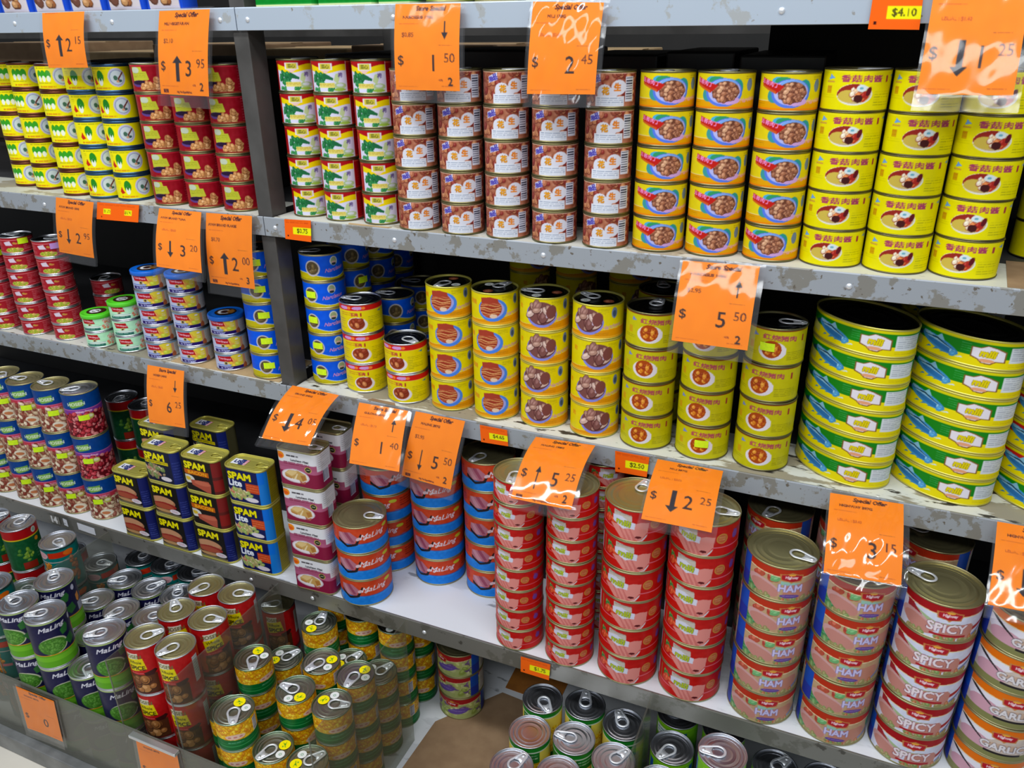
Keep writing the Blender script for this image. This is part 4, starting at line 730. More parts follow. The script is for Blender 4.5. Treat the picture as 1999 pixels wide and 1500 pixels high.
_n = Art(2.6, 1.5, (128, 126, 120)); _n.text('14', 0, .5, .8, (236, 236, 236), bold=.08)
def flat_art(name, c, A, nx, nz, parent=None, m=None, thick=.0006):
    """a thin sheet through four corners (top left, top right, bottom right, bottom left)"""
    c = [np.array(q, float) for q in c]; u = np.linspace(0, 1, nx)[None, :, None]; v = np.linspace(0, 1, nz)[:, None, None]
    P = (c[0] * (1 - u) + c[1] * u) * (1 - v) + (c[3] * (1 - u) + c[2] * u) * v
    nrm = np.cross(c[1] - c[0], c[3] - c[0]); nrm /= np.linalg.norm(nrm)
    if nrm[1] > 0: nrm = -nrm
    col = A.sample(np.broadcast_to((np.linspace(0, 1, nx)[None] - .5) * A.w * .998, (nz, nx)), np.broadcast_to(np.linspace(.002, .998, nz)[:, None], (nz, nx)))
    Bk = P - nrm * thick
    V = np.concatenate([P.reshape(-1, 3), Bk.reshape(-1, 3)]); Cc = np.concatenate([col.reshape(-1, 3)] * 2)
    F = [grid_faces(nz, nx, False), grid_faces(nz, nx, False, nz * nx)[:, ::-1]]
    me = mesh_from(name, V, np.concatenate(F), False, Cc); me.materials.append(m or M_PAPER)
    return link(name, me, None, parent)
flat_art('number_plate', [(-1.600, -.1062, -1.009), (-1.566, -.1062, -1.009), (-1.566, -.1062, -1.029), (-1.600, -.1062, -1.029)], _n, 34, 20, s4)
for nm, xa, xb in (('blank_sticker', -1.508, -1.455), ('blank_dot_sticker', -1.553, -1.541)):
    A = Art(2, 1, (222, 224, 232)); A.mottle(.02); flat_art(nm, [(xa, -.1062, -1.008), (xb, -.1062, -1.010), (xb, -.1062, -1.028), (xa, -.1062, -1.026)], A, 4, 4, s4)

def post(label, x0, x1, y0, y1, z0, z1):
    e = bpy.data.objects.new('shelf_post', None); C.objects.link(e); tag(e, label, 'post')
    me = box_mesh('upright', x0, x1, y0, y1, z0, z1, .0015); part('upright', me, M_POST, e)
post('dark grey front post between the left and right bays', -.968, -.938, .006, .046, -1.0004, .5)
post('dark grey rear post behind the front post, deep in the shelving', -.968, -.938, .454, .494, -1.0004, .5)
post('short dark leg under the lowest shelf behind the corn cans', -.968, -.938, .05, .09, -1.2996, -1.0196)
def struct(name, me, m, kindw='structure'):
    o = link(name, me, m); o['kind'] = kindw; return o
struct('wall_back', box_mesh('wall_back', -2.6, .85, .502, .52, -1.345, -.335), M_DARK)
struct('wall_back_upper', box_mesh('wall_back_upper', -.19, .85, .44, .46, -.2990, .0), M_DARK)
struct('light_block_right', box_mesh('light_block_right', .852, .87, -.1, .52, -1.345, .4), M_DARK)  # unseen panel added to stop light leaking in at the right end
struct('floor', box_mesh('floor', -4.5, 3, -3.2, 1.4, -1.36, -1.345), M_FLOOR)
struct('baseboard_front', box_mesh('baseboard_front', -2.6, .85, -.425, -.398, -1.345, -1.302, .002), M_KERB)
struct('baseboard_back', box_mesh('baseboard_back', -2.6, .85, .40, .50, -1.345, -1.3055), M_KERB)
# far side of the shelving seen through the gap above the cans
e = bpy.data.objects.new('shelf', None); C.objects.link(e); tag(e, 'shelf of the next aisle seen dimly behind the upper cans', 'shelf')
part('board', box_mesh('board', -3.2, -.2, .56, 1.0, -.318, -.300), M_POST, e); part('edge_lip', box_mesh('edge_lip', -3.2, -.2, 1.0, 1.004, -.335, -.298), M_LIP2, e)
r_ = link('bracket_rail', box_mesh('bracket_rail', -3.2, -.2, .56, .60, -.018, .0), M_POST); tag(r_, 'dark steel rail running behind the upper shelf gap', 'rail')
struct('light_block_far', box_mesh('light_block_far', -7, 2.5, 1.5, 1.52, -1.345, .7), M_DARK)  # added dark backdrop, keeps bright ambient light out behind the cartons
cx = -3.1; wds = [.34, .28, .40, .30, .36, .26, .38, .30, .22]; tones = ['plain', 'pale', 'taped', 'creased', 'tall', 'narrow', 'wide', 'small', 'square']
for k, wd in enumerate(wds):
    h_ = [.262, .25, .27, .245, .265, .255, .262, .25, .24][k]
    if cx + wd > -.22: break
    o = link('cardboard_carton', box_mesh('cardboard_carton', cx, cx + wd - .012, .62, .93, -.2995, -.300 + h_, .003), [M_TAN, M_TAN2][k % 2])
    tag(o, f'{tones[k]} brown carton in the next aisle, seen above the ' + ['yellow pickle cans', 'first pickle stacks', 'price tag with an up arrow', 'red peanut cans', 'post', 'lettuce cans', 'store special tag', 'white-labelled peanut cans', 'bowl cans'][k], 'box', 'cartons in the next aisle')
    part('tape', box_mesh('tape', cx, cx + wd - .012, .75, .80, -.300 + h_, -.2995 + h_ + .0003), M_TAN2, o)
    cx += wd
for k, (xa, xb, ya, h_) in enumerate([(-1.62, -1.38, .20, .240), (-1.37, -1.10, .17, .245), (-.90, -.70, .15, .258), (-.69, -.46, .15, .264), (-.45, -.31, .15, .258), (-.30, -.20, .16, .262), (-.19, -.075, .14, .258)]):
    o = link('wrapped_carton', box_mesh('wrapped_carton', xa, xb, ya, min(ya + .24, .42), -.2990, -.2990 + h_, .003), M_CARTON)
    tag(o, 'black shrink-wrapped carton behind the ' + ['leftmost yellow pickle cans', 'red peanut cans left of the post', 'first two lettuce cans', 'first three brown peanut stacks', 'fourth brown peanut stack', 'fifth brown peanut stack', 'first bowl peanut stack'][k], 'box', 'black cartons behind the second shelf row')
    part('wrap_fold', box_mesh('wrap_fold', xa + .01, xb - .01, ya - .0015, ya - .0002, -.2990 + h_ * .5, -.2990 + h_ * .53), M_DARK, o)

# goods on the top shelf, only their feet in view
def pack(name, x0, x1, y0, y1, z0, z1, paint, label, cat, group, bulge=.006):
    UNIT[0] = (x1 - x0) / 2; A = Art(2, (z1 - z0) / UNIT[0], (200, 180, 150)); paint(A)
    nx, nz = 60, 80; u = np.linspace(-1, 1, nx)[None]; v = np.linspace(0, 1, nz)[:, None]
    d = bulge * (1 - u ** 4) * np.sin(np.pi * np.clip(v, 0, 1)) ** .5 if bulge else 0 * u * v
    X = (x0 + x1) / 2 + u * (x1 - x0) / 2 + 0 * v; Z = z1 + (z0 - z1) * v + 0 * u
    Fp = np.stack([X, y0 - d, Z], -1); Bp = np.stack([X, y1 + d, Z], -1)
    col = A.sample(np.broadcast_to(u * .998, (nz, nx)), np.broadcast_to(np.clip(v, .002, .998), (nz, nx)))
    V = np.concatenate([Fp.reshape(-1, 3), Bp.reshape(-1, 3)]); n_ = nx * nz
    Fa = [grid_faces(nz, nx, False), grid_faces(nz, nx, False, n_)[:, ::-1]]
    idx = np.concatenate([np.arange(nx), np.arange(1, nz) * nx + nx - 1, (nz - 1) * nx + np.arange(nx - 2, -1, -1), np.arange(nz - 2, 0, -1) * nx])
    j = np.roll(idx, -1); Fa.append(np.stack([idx, idx + n_, j + n_, j], 1))
    me = mesh_from(name, V, np.concatenate(Fa), True, np.concatenate([col.reshape(-1, 3)] * 2)); me.materials.append(M_LABEL)
    o = link(name, me); tag(o, label, cat, group); return o
def nutp(A):
    A.a[:] = np.array((205, 196, 200)) / 255.; A.blobs(0, .72, .8, .2, 26, .16, [(150, 92, 52), (176, 120, 70), (110, 70, 56), (190, 140, 90)], int(A.w * 7), 1.2, (84, 50, 34)); A.rect(-1, .1, 1, .4, (236, 205, 60)); A.rect(-1, .955, 1, 1, (196, 190, 205)); A.rect(.84, 0, 1, 1, (20, 70, 190)); A.rect(-1, 0, -.86, 1, (20, 70, 190))
xs = [-1.585, -1.50, -1.415, -1.325, -1.235, -1.145, -1.060]
for k in range(6):
    p = pack('nut_packet', xs[k], xs[k + 1] - .008, .012, .045, .031, .15, nutp, 'brown nut packet with blue sides on top shelf, ' + ['leftmost', 'second from left', 'third from left', 'fourth from left', 'second from the post', 'nearest the dark post'][k], 'packet', 'nut packets on the top shelf')
    part('top_seal', box_mesh('top_seal', xs[k] + .002, xs[k + 1] - .010, .026, .030, .148, .162), M_LABELW, p)
def greenp(A):
    A.a[:] = np.array((0, 128, 36)) / 255.; A.mottle(.02); A.rect(-1, .975, 1, 1, (214, 226, 170)); A.lines(-.6, .5, .90, .93, 1, (60, 170, 90), .6); A.rect(-.8, .1, .8, .6, (236, 236, 226)); A.ell(0, .35, .4, .15, (0, 110, 40))
for k, (xa, xb) in enumerate([(-.918, -.812), (-.800, -.706), (-.694, -.642)]):
    p = pack('green_box', xa, xb, .010, .06, .031, .16, greenp, 'green cardboard box on top shelf, ' + ['next to the dark post', 'middle of the three', 'beside the round yellow cans'][k], 'box', 'green boxes on the top shelf', bulge=0)
    part('box_flap', box_mesh('box_flap', xa + .002, xb - .002, .012, .058, .160, .1612), M_LABELW, p)
for k in range(8):
    can('topcan', -.598 + k * .079, .052, .031, face_cam(-.598 + k * .079, .05), 'yellow green can on top shelf, ' + ['first', 'second', 'third', 'fourth', 'fifth', 'sixth', 'seventh', 'eighth'][k] + ' from the green boxes', 'round cans on the top shelf', True)

# ------------------------------------------------------------------ cans on the second shelf
z2, z3, z4, z5 = ZS[2] + .0006, ZS[3] + .0006, ZS[4] + .0006, ZS[5] + .0006
ORD = ['first', 'second', 'third', 'fourth', 'fifth', 'sixth']
G = 'cans stacked on the second shelf'
for i, (x, y) in enumerate([(-1.640, .090), (-1.562, .078), (-1.448, .050)][::-1][::-1]):
    stack('pickA', x, y, z2, 5, 'brown-rimmed yellow pickle can with cabbages', ORD[i] + ' such stack from left', 'yellow pickle cans with brown rims', off=.10, jit=.38)
for i, (x, y) in enumerate([(-1.372, .047), (-1.300, .050)]):
    stack('pickB', x, y, z2, 5, 'blue-rimmed yellow pickle can with chilli', ['left', 'right'][i] + ' such stack', 'yellow pickle cans with blue rims', off=.15, jit=.28)
for i, (x, y) in enumerate([(-1.197, .045), (-1.117, .047), (-1.035, .049)]):
    stack('redpn', x, y, z2, 5, 'dark red braised peanut can', ['left', 'middle', 'right'][i] + ' red stack left of the post', 'red peanut cans', off=-.05, jit=.14)
for i, (x, y) in enumerate([(-.889, .058), (-.815, .050), (-.7385, .050)]):
    stack('lettuce', x, y, z2, 5, 'red pickled vegetable can with green leaves', ['left', 'middle', 'right'][i] + ' such stack', 'red and white pickle cans right of the post', off=-.02, jit=.14)
for i, (x, y) in enumerate([(-.660, .036), (-.581, .036), (-.503, .036), (-.426, .036), (-.345, .037)]):
    stack('peanut', x, y, z2, 5, 'brown peanut can with white barcode', ORD[i] + ' such stack from left', 'brown peanut cans', off=.02, jit=.10)
for i, (x, y) in enumerate([(-.269, .050), (-.191, .052), (-.110, .053)]):
    stack('bowl', x, y, z2, 5, 'yellow peanut can with blue bowl', ['left', 'middle', 'right'][i] + ' blue bowl stack', 'yellow peanut cans with a blue bowl', off=-.08, jit=.18)
for i, (x, y) in enumerate([(-.031, .058), (.050, .056), (.131, .060)]):
    stack('mushroom_pork', x, y, z2, 5, 'plain yellow mushroom pork can', ['left', 'middle', 'right'][i] + ' such stack', 'yellow mushroom pork cans', off=-.05, jit=.16)
for i, (x, y) in enumerate([(.238, .193), (.295, .085)]):
    stack('mushroom_pork', x, y, z2, 4, 'plain yellow mushroom pork can at the right end', ['set back stack', 'outermost stack'][i], 'yellow cans at the right end', off=1.6)

# ------------------------------------------------------------------ third shelf
for i, (x, y) in enumerate([(-1.868, .036), (-1.771, .037), (-1.671, .039), (-1.574, .043)]):
    stack('redflat', x, y, z3, 6, 'flat red bean tin', ORD[i] + ' red tin stack from left', 'flat red bean tins', off=-.15, jit=.16, stickers={5: (.45, .72, M_STICKER)} if i == 2 else ({5: (.35, .66, M_PINKSTICKER)} if i == 3 else ({4: (.7, .7, M_STICKER)} if i == 1 else None)))
stack('redflat', -1.555, .145, z3, 3, 'flat red bean tin in shadow', 'short stack behind the front row', 'flat red bean tins behind', off=.5)
stack('tunaG', -1.469, .035, z3, 2, 'green capped tuna can', 'two-high stack', 'green tuna cans', off=-.15, jit=.1)
stack('tunaG', -1.386, .040, z3, 3, 'green capped tuna can', 'three-high stack', 'green tuna cans', off=.05, jit=.1)
for i, (x, y, n) in enumerate([(-1.296, .039, 5), (-1.210, .043, 5), (-1.116, .043, 3)]):
    stack('tunaB', x, y, z3 + .0012 * (i > 0), n, 'tuna can with navy stripe', ['left five-high blue capped stack', 'right five-high blue capped stack', 'three-high blue capped stack'][i], 'blue capped tuna cans', off=-.12, jit=.10)
stack('blue', -1.018, .046, z3 + .0012, 5, 'blue and yellow fish can', 'stack left of the post', 'blue fish cans', off=.72, jit=.06, stickers={k: (-.88, .56, M_STICKER) for k in range(5)})
stack('blue', -.893, .070, z3, 5, 'blue and yellow fish can', 'front stack right of the post', 'blue fish cans', off=.45, jit=.18, stickers={0: (-1.04, .52, M_STICKER), 1: (-1.04, .56, M_STICKER), 2: (-1.04, .56, M_STICKER), 3: (-1.04, .52, M_STICKER)})
for i, (x, y) in enumerate([(-.893, .156), (-.890, .240), (-.893, .322), (-.805, .170), (-.800, .262)]):
    stack('blue', x, y, z3, 5 if i < 3 else 3, 'shaded blue and yellow fish can', ORD[i] + ' stack behind the front', 'blue fish cans in the shade', off=1.2, jit=.4, stickers={3: (-.9, .55, M_STICKER)} if i == 0 else None)
stack('redtop', -.811, .064, z3, 3, 'red-topped yellow pork can', 'three-high stack', 'red-topped pork cans', off=-.1, jit=.06)
stack('redtop', -.714, .052, z3, 2, 'red-topped yellow pork can', 'two-high stack', 'red-topped pork cans', off=-.3, jit=.06)
for i, (x, y) in enumerate([(-.625, .059), (-.538, .057)]):
    stack('eel', x, y, z3, 4, 'yellow fried eel can with blue plate', ['left', 'right'][i] + ' such stack', 'yellow eel cans', off=-.10, jit=.12)
for i, (x, y) in enumerate([(-.450, .061), (-.359, .059)]):
    stack('clam', x, y, z3, 4, 'yellow clam can with brown shells', ['left', 'right'][i] + ' such stack', 'yellow clam cans', off=-.08, jit=.24)
for i, (x, y) in enumerate([(-.269, .054), (-.178, .054), (-.087, .055)]):
    stack('pork', x, y, z3, 4, 'yellow braised pork can with white plate', ['left', 'middle', 'right'][i] + ' such stack', 'yellow braised pork cans', off=-.08, jit=.14, stickers={0: (-.05, .50, M_STICKER)} if i == 1 else ({3: (-.28, .50, M_STICKER)} if i == 2 else None))
stack('pork', -.275, .150, z3, 4, 'shaded braised pork can', 'stack behind the left pork stack', 'yellow braised pork cans behind')
for i, x in enumerate((-.60, -.50, -.39)):
    stack('clam', x, .36, z3, 5, 'dim yellow can in the dark', ORD[i] + ' stack against the back panel', 'yellow cans at the back of the third shelf', off=.8)
for i, (x, y) in enumerate([(.030, .083), (.163, .088), (.296, .093)]):
    stack('fishG', x, y, z3, 6, 'oval sardine tin with blue fish', ['left', 'middle', 'right'][i] + ' oval stack', 'oval sardine tins', yaw=-.69, dx=.0004, vary=({1: ('fishR', 'red oval sardine tin'), 2: ('fishR', 'red oval sardine tin'), 3: ('fishR', 'red oval sardine tin'), 4: ('fishR', 'red oval sardine tin'), 5: ('fishR', 'red oval sardine tin')} if i == 2 else None))
stack('fishG', .150, .245, z3, 6, 'oval sardine tin in the shade', 'rear oval stack', 'oval sardine tins behind', yaw=-.69)

# ------------------------------------------------------------------ fourth shelf
sk = lambda a, h: (a, h, M_STICKER)
for i, (x, y) in enumerate([(-1.782, -.055), (-1.702, -.055), (-1.622, -.058), (-1.546, -.057), (-1.468, -.050)]):
    stack('pinto', x, y, z4, 3, 'tall blue pinto bean can', ORD[i] + ' bean stack from left', 'tall blue bean cans', off=-.10, jit=.16, stickers={k: sk(-.30 + .1 * k, .46) for k in range(3)}, vary={1: ('kidney', 'tall blue red-bean can'), 2: ('kidney', 'tall blue red-bean can')} if i == 4 else None)
stack('pea', -1.550, .112, z4, 2, 'dark green red-topped pea can', 'stack behind the bean cans', 'pea cans behind the bean cans', off=.2)
stack('pea', -1.465, .10, z4, 2, 'dark green red-topped pea can', 'second rear stack beside the square tins', 'pea cans behind the bean cans', off=.4)
GS = 'square luncheon meat cans'
stack('spam_classic', -1.320, -.077, z4, 2, 'square luncheon meat can with burger picture', 'two-high front stack', GS, yaw=.0)
stack('spam_classic', -1.215, -.077, z4, 3, 'square luncheon meat can with burger picture', 'second front stack', GS, yaw=.0, vary={2: ('spam_less', 'square luncheon can with yellow stripe')})
stack('spam_classic', -1.112, -.075, z4, 3, 'square luncheon meat can with burger picture', 'third front stack', GS, yaw=.02, vary={1: ('spam_bacon', 'square bacon luncheon meat can'), 2: ('spam_bacon', 'square bacon luncheon meat can')})
stack('spam_lite', -1.004, -.073, z4, 3, 'blue lite luncheon meat can', 'blue square stack', GS, yaw=.05)
stack('spam_classic', -1.300, -.005, z4, 3, 'square luncheon meat can with burger picture', 'left rear stack', GS, yaw=0)
stack('spam_less', -1.190, .030, z4, 3, 'square luncheon can with yellow stripe', 'right rear stack', GS, yaw=0)
stack('white', -.864, -.080, z4, 4, 'white and maroon chicken luncheon can', 'front stack beside round cans', 'white and maroon cans', yaw=.07)
stack('white', -.868, .000, z4, 4, 'white and maroon chicken luncheon can', 'rear stack', 'white and maroon cans', yaw=.03)
GM = 'red and blue luncheon meat cans'
stack('maling', -.770, -.060, z4, 3, 'red and blue luncheon meat can', 'front three-high stack', GM, off=-.05, jit=.10)
stack('maling', -.780, .050, z4, 4, 'red and blue luncheon meat can', 'stack under the 1.40 tag', GM, off=-.3, jit=.8)
stack('maling', -.667, .050, z4, 5, 'red and blue luncheon meat can', 'stack under the 5.50 tag', GM, off=-.35, jit=.2)
stack('maling', -.556, .056, z4, 5, 'red and blue luncheon meat can', 'stack beside small ham cans', GM, off=.12, jit=.05)
for i, (x, y) in enumerate([(-.447, -.061), (-.352, -.063)]):
    stack('milis', x, y, z4, 8, 'small red luncheon meat can', ['left', 'right'][i] + ' eight-high stack', 'small red luncheon meat cans', off=-.50 + .30 * i, jit=.16)
stack('milis', -.335, .045, z4, 8, 'small dark red luncheon can', 'shaded eight-high stack behind', 'small red luncheon meat cans', off=.3)
for i, (x, y) in enumerate([(-.250, -.056), (-.145, -.052)]):
    stack('milib', x, y, z4, 6, 'large red luncheon meat can', ['left', 'right'][i] + ' six-high stack', 'large red luncheon meat cans', off=-.18, jit=.14)
for i, (x, y) in enumerate([(-.030, -.051), (.077, -.050)]):
    stack('ham', x, y, z4, 5, 'orange-topped ham can', ['left', 'right'][i] + ' ham stack', 'large ham cans', off=.42, jit=.20)
stack('spicy', .183, -.050, z4, 5, 'dark red and white spicy ham can', 'spicy stack', 'large ham cans', off=.24, jit=.12)
stack('garlic', .289, -.048, z4, 5, 'orange and grey garlic ham can', 'rightmost stack', 'large ham cans', off=.30, jit=.06)
for i, (x, y) in enumerate([(-.046, .070), (.065, .072), (.178, .075)]):
    stack('ham', x, y, z4, 5, 'shaded orange-topped ham can', ORD[i] + ' stack of the rear row', 'ham cans of the rear row', off=-.6)

# ------------------------------------------------------------------ bin below the shelves
b = bpy.data.objects.new('display_bin', None); C.objects.link(b); tag(b, 'low clear-fronted display bin under the lowest shelf', 'bin')
part('base', box_mesh('base', -2.6, .85, -.395, .40, -1.3052, -1.3000), M_TOP4, b)
part('front_panel', box_mesh('front_panel', -2.6, .85, -.4075, -.4035, -1.301, -1.146), M_GLASSF, b)
for i, x in enumerate((-1.402, -1.0863, -.944, -.657, -.1925)):
    part('divider_panel', box_mesh('divider_panel', x - .0014, x + .0014, -.400, -.112, -1.2995, -1.0), M_GLASS, b)
    part('divider_edge', box_mesh('divider_edge', x - .0015, x + .0015, -.4012, -.4000, -1.2995, -1.0), M_GLASSF, b)
def bin_cans(key, pts, look, group):
    for (x, y, n, w_) in pts: stack(key, x, y, z5, n, look, w_, group, off=R_.uniform(-.5, .5), jit=.35, dx=.0002)
bin_cans('peas', [(-1.341, -.292, 3, 'pile left of centre'), (-1.345, -.367, 3, 'front left pile'), (-1.2715, -.367, 3, 'front middle pile')], 'navy processed pea can', 'navy pea cans in the bin')
bin_cans('peas', [(-1.1265, -.362, 3, 'front right pile beside red cans'), (-1.199, -.362, 2, 'low front pile')], 'navy processed pea can', 'navy pea cans in the bin')
bin_cans('peas', [(-1.345, -.2175, 2, 'low pile at left'), (-1.345, -.143, 2, 'rear left low pile'), (-1.2715, -.146, 2, 'rear middle low pile'), (-1.2715, -.2195, 2, 'central low pile'), (-1.266, -.2935, 2, 'low pile behind the front middle'),
                  (-1.199, -.212, 2, 'low pile beside red cans'), (-1.199, -.139, 2, 'rear low pile beside red cans'), (-1.1265, -.250, 2, 'low pile against the divider'), (-1.1265, -.176, 2, 'rear pile against the divider')], 'dark-lidded navy pea can', 'lower navy pea cans in the bin')
bin_cans('teal', [(-1.450, -.196, 3, 'rear tall pile'), (-1.443, -.349, 3, 'front tall pile')], 'teal baked bean can with orange band', 'teal bean cans in the bin')
bin_cans('teal', [(-1.446, -.120, 2, 'low pile at the back'), (-1.446, -.272, 2, 'low pile between tall ones'), (-1.372, -.070, 2, 'shaded pile under the shelf'), (-1.298, -.068, 2, 'second shaded pile'), (-1.224, -.064, 2, 'third shaded pile'), (-1.52, -.33, 3, 'outer tall pile')], 'teal bean can in the bin', 'teal bean cans in the bin')
bin_cans('peatop', [(-1.587, -.185, 3, 'right tall pile'), (-1.664, -.190, 3, 'left tall pile'), (-1.545, -.118, 2, 'rear low pile'), (-1.52, -.25, 2, 'low pile between')], 'green pea can with red top', 'green pea cans in the bin')
bin_cans('redm', [(-1.050, -.191, 3, 'rear left pile'), (-.9802, -.186, 3, 'rear right pile'), (-1.050, -.268, 3, 'middle left pile'), (-.9802, -.263, 3, 'middle right pile')], 'red whole mushroom can', 'red mushroom cans in the bin')
stack('redm', -1.050, -.344, z5, 3, 'red whole mushroom can', 'front left pile', 'red mushroom cans in the bin', off=-.35, jit=.12, dx=.0002)
stack('redm', -.9802, -.341, z5, 3, 'red whole mushroom can', 'front right pile', 'red mushroom cans in the bin', off=-.3, jit=.1, dx=.0002)
CR = [(-.845, -.125, 4, 'rear left pile'), (-.901, -.250, 4, 'pile against the left divider'), (-.895, -.178, 3, 'low pile beside the left divider'), (-.779, -.209, 4, 'central pile'), (-.703, -.212, 4, 'right pile, second row'), (-.779, -.284, 4, 'middle front pile'),
      (-.702, -.286, 4, 'right front pile'), (-.8478, -.362, 4, 'front left pile'), (-.778, -.358, 3, 'low front pile'), (-.7065, -.359, 3, 'low right corner pile'), (-.775, -.136, 3, 'low rear pile'), (-.706, -.139, 3, 'low right rear pile'),
      (-.709, -.066, 4, 'pile under the shelf edge at right'), (-.787, -.062, 4, 'pile under the shelf edge, middle'), (-.862, -.050, 4, 'pile under the shelf edge at left'), (-.708, .008, 4, 'deepest right pile'), (-.9063, -.322, 3, 'low left pile')]
bin_cans('corn', CR, 'sweet corn can', 'sweet corn cans in the bin')
stack('redm', -.985, -.080, z5, 2, 'shaded mushroom can', 'pile in the dark behind red cans', 'red mushroom cans in the bin')
stack('grape', -.612, .012, z5, 3, 'large grape can with blue side', 'lone stack on the bin floor', 'grape cans', off=-.6, jit=.5)
SV = [(-.385, -.106, 2, 'rear left pile'), (-.311, -.090, 2, 'rear middle pile'), (-.237, -.106, 2, 'rear right pile'), (-.305, -.166, 2, 'middle pile'), (-.232, -.182, 2, 'middle right pile'), (-.379, -.257, 2, 'front left pile'), (-.305, -.241, 2, 'front middle pile'), (-.232, -.258, 2, 'front right pile')]
bin_cans('tallcorn', SV, 'green and yellow tall corn can', 'tall corn cans in the bin')
stack('tallcorn', -.379, -.182, z5, 2, 'green and yellow tall corn can', 'upside-down pile at the left', 'tall corn cans in the bin', notab=True)
LM = [(-.150, -.121, 2, 'left pile under the shelf edge'), (-.153, -.197, 2, 'left front pile'), (-.157, -.046, 2, 'rear left pile'), (.010, -.094, 2, 'right pile'), (.086, -.090, 2, 'far right pile'), (-.078, -.050, 2, 'rear middle pile'), (-.073, -.122, 2, 'pile behind the tall one')]
bin_cans('lime', LM, 'lime green pea can', 'lime green cans in the bin')
stack('lime', -.065, -.197, z5, 3, 'lime green pea can', 'tall middle pile', 'lime green cans in the bin')

# ------------------------------------------------------------------ cardboard sheets
def sheet(pts, z, m, label, t=.0010):
    n_ = len(pts); z = z + .0002; V = [(x, y, z) for x, y in pts] + [(x, y, z + t) for x, y in pts]
    o = bpy.data.meshes.new('cardboard_sheet'); o.from_pydata(V, [], [tuple(range(n_))[::-1], tuple(range(n_, 2 * n_))] + [(i, (i + 1) % n_, n_ + (i + 1) % n_, n_ + i) for i in range(n_)]); o.update()
    q = link('cardboard_sheet', o, m); tag(q, label, 'cardboard'); return q
sheet([(-.652, -.385), (-.430, -.392), (-.425, .06), (-.545, .07), (-.640, -.055)], -1.3000, M_TAN, 'flat brown cardboard on the empty bin floor')
sheet([(-.545, .085), (-.425, .080), (-.425, .20), (-.55, .21)], -1.3000, M_ORANGECARD, 'orange cardboard at the back of the empty bin')
sheet([(-1.252, .010), (-.976, .008), (-.976, .12), (-1.25, .12)], ZS[3], M_TAN2, 'thin cardboard under the blue capped tuna cans')
sheet([(-.781, .006), (-.704, .004), (-.700, .012), (-.785, .014)], ZS[2], M_TAN2, 'cardboard scrap under the right lettuce stack', .0005)
sheet([(.178, .006), (.26, .006), (.26, .14), (.19, .14)], ZS[2], M_TAN, 'brown cardboard at the right end of the second shelf', .0005)
sheet([(-.775, .005), (-.715, .004), (-.722, .013), (-.77, .014)], ZS[3], M_TAN, 'cardboard scrap under the red-topped pork cans', .0005)

# ------------------------------------------------------------------ price tags
ORG = (252, 134, 0); INK = (52, 30, 30)
def tag_art(head, name, usual, old, arrow, dol, cen, qty, foot, fade=1.0):
    UNIT[0] = .051; A = Art(2.0, 2.30, ORG, res=.0010, ss=2); A.mottle(.012, 20)
    A.text(head, .10, .062, .066, (64, 18, 18), xs=1.05, bold=.03, shear=.25, al=fade)
    A.text(name, -.28, .155, .036, (84, 28, 20), bold=.03, xs=1.05, al=fade)
    A.lines(-.86, -.25, .225, .245, 1, (190, 80, 20), .5)
    if usual: A.text(usual, -.42, .36, .038, (200, 90, 20), bold=.01)
    if old: A.text(old, -.58, .36, .060, (130, 60, 20), bold=.01)
    A.text('$', -.80, .66, .13, INK, bold=.008, al=fade)
    A.text(dol, .22 if len(dol) < 2 else .1, .68, .185, INK, bold=.006, al=fade)
    if cen: A.text(cen, .70, .62, .105, (84, 36, 28), bold=0, al=fade)
    A.lines(.38, .78, .47, .49, 1, (160, 80, 30), .5)
    if arrow:
        d, style = arrow
        if style == 'fat': x, y0, y1, w_, hw = -.22, .54, .84, .075, .19
        elif style == 'mid': x, y0, y1, w_, hw = -.34, .54, .80, .04, .13
        elif style == 'corner': x, y0, y1, w_, hw = .55, .20, .40, .018, .10
        else: x, y0, y1, w_, hw = -.36, .54, .84, .022, .09
        col = (40, 34, 42) if style != 'rust' else (196, 84, 20)
        if d == 'down': A.rect(x - w_, y0, x + w_, y1 - .06, col); A.poly([(x - hw, y1 - .075), (x + hw, y1 - .075), (x, y1 + .01)], col)
        else: A.rect(x - w_, y0 + .06, x + w_, y1, col); A.poly([(x - hw, y0 + .075), (x + hw, y0 + .075), (x, y0 - .01)], col)
    if qty: A.text(qty, .72, .895, .09, INK, bold=.03); A.text('FOR', .42, .88, .02, (150, 60, 20))
    if foot: A.text('宏茂', -.76, .955, .040, (90, 30, 20), bold=.05); A.text('Ang Mo Supermarket', .0, .965, .030, (120, 50, 20), bold=.03, xs=.95); A.lines(-.9, -.2, .895, .91, 1, (190, 80, 20), .5)
    else: A.lines(.45, .85, .945, .965, 1, (170, 70, 20), .5); A.lines(-.9, -.3, .955, .97, 1, (200, 90, 20), .4)
    return A
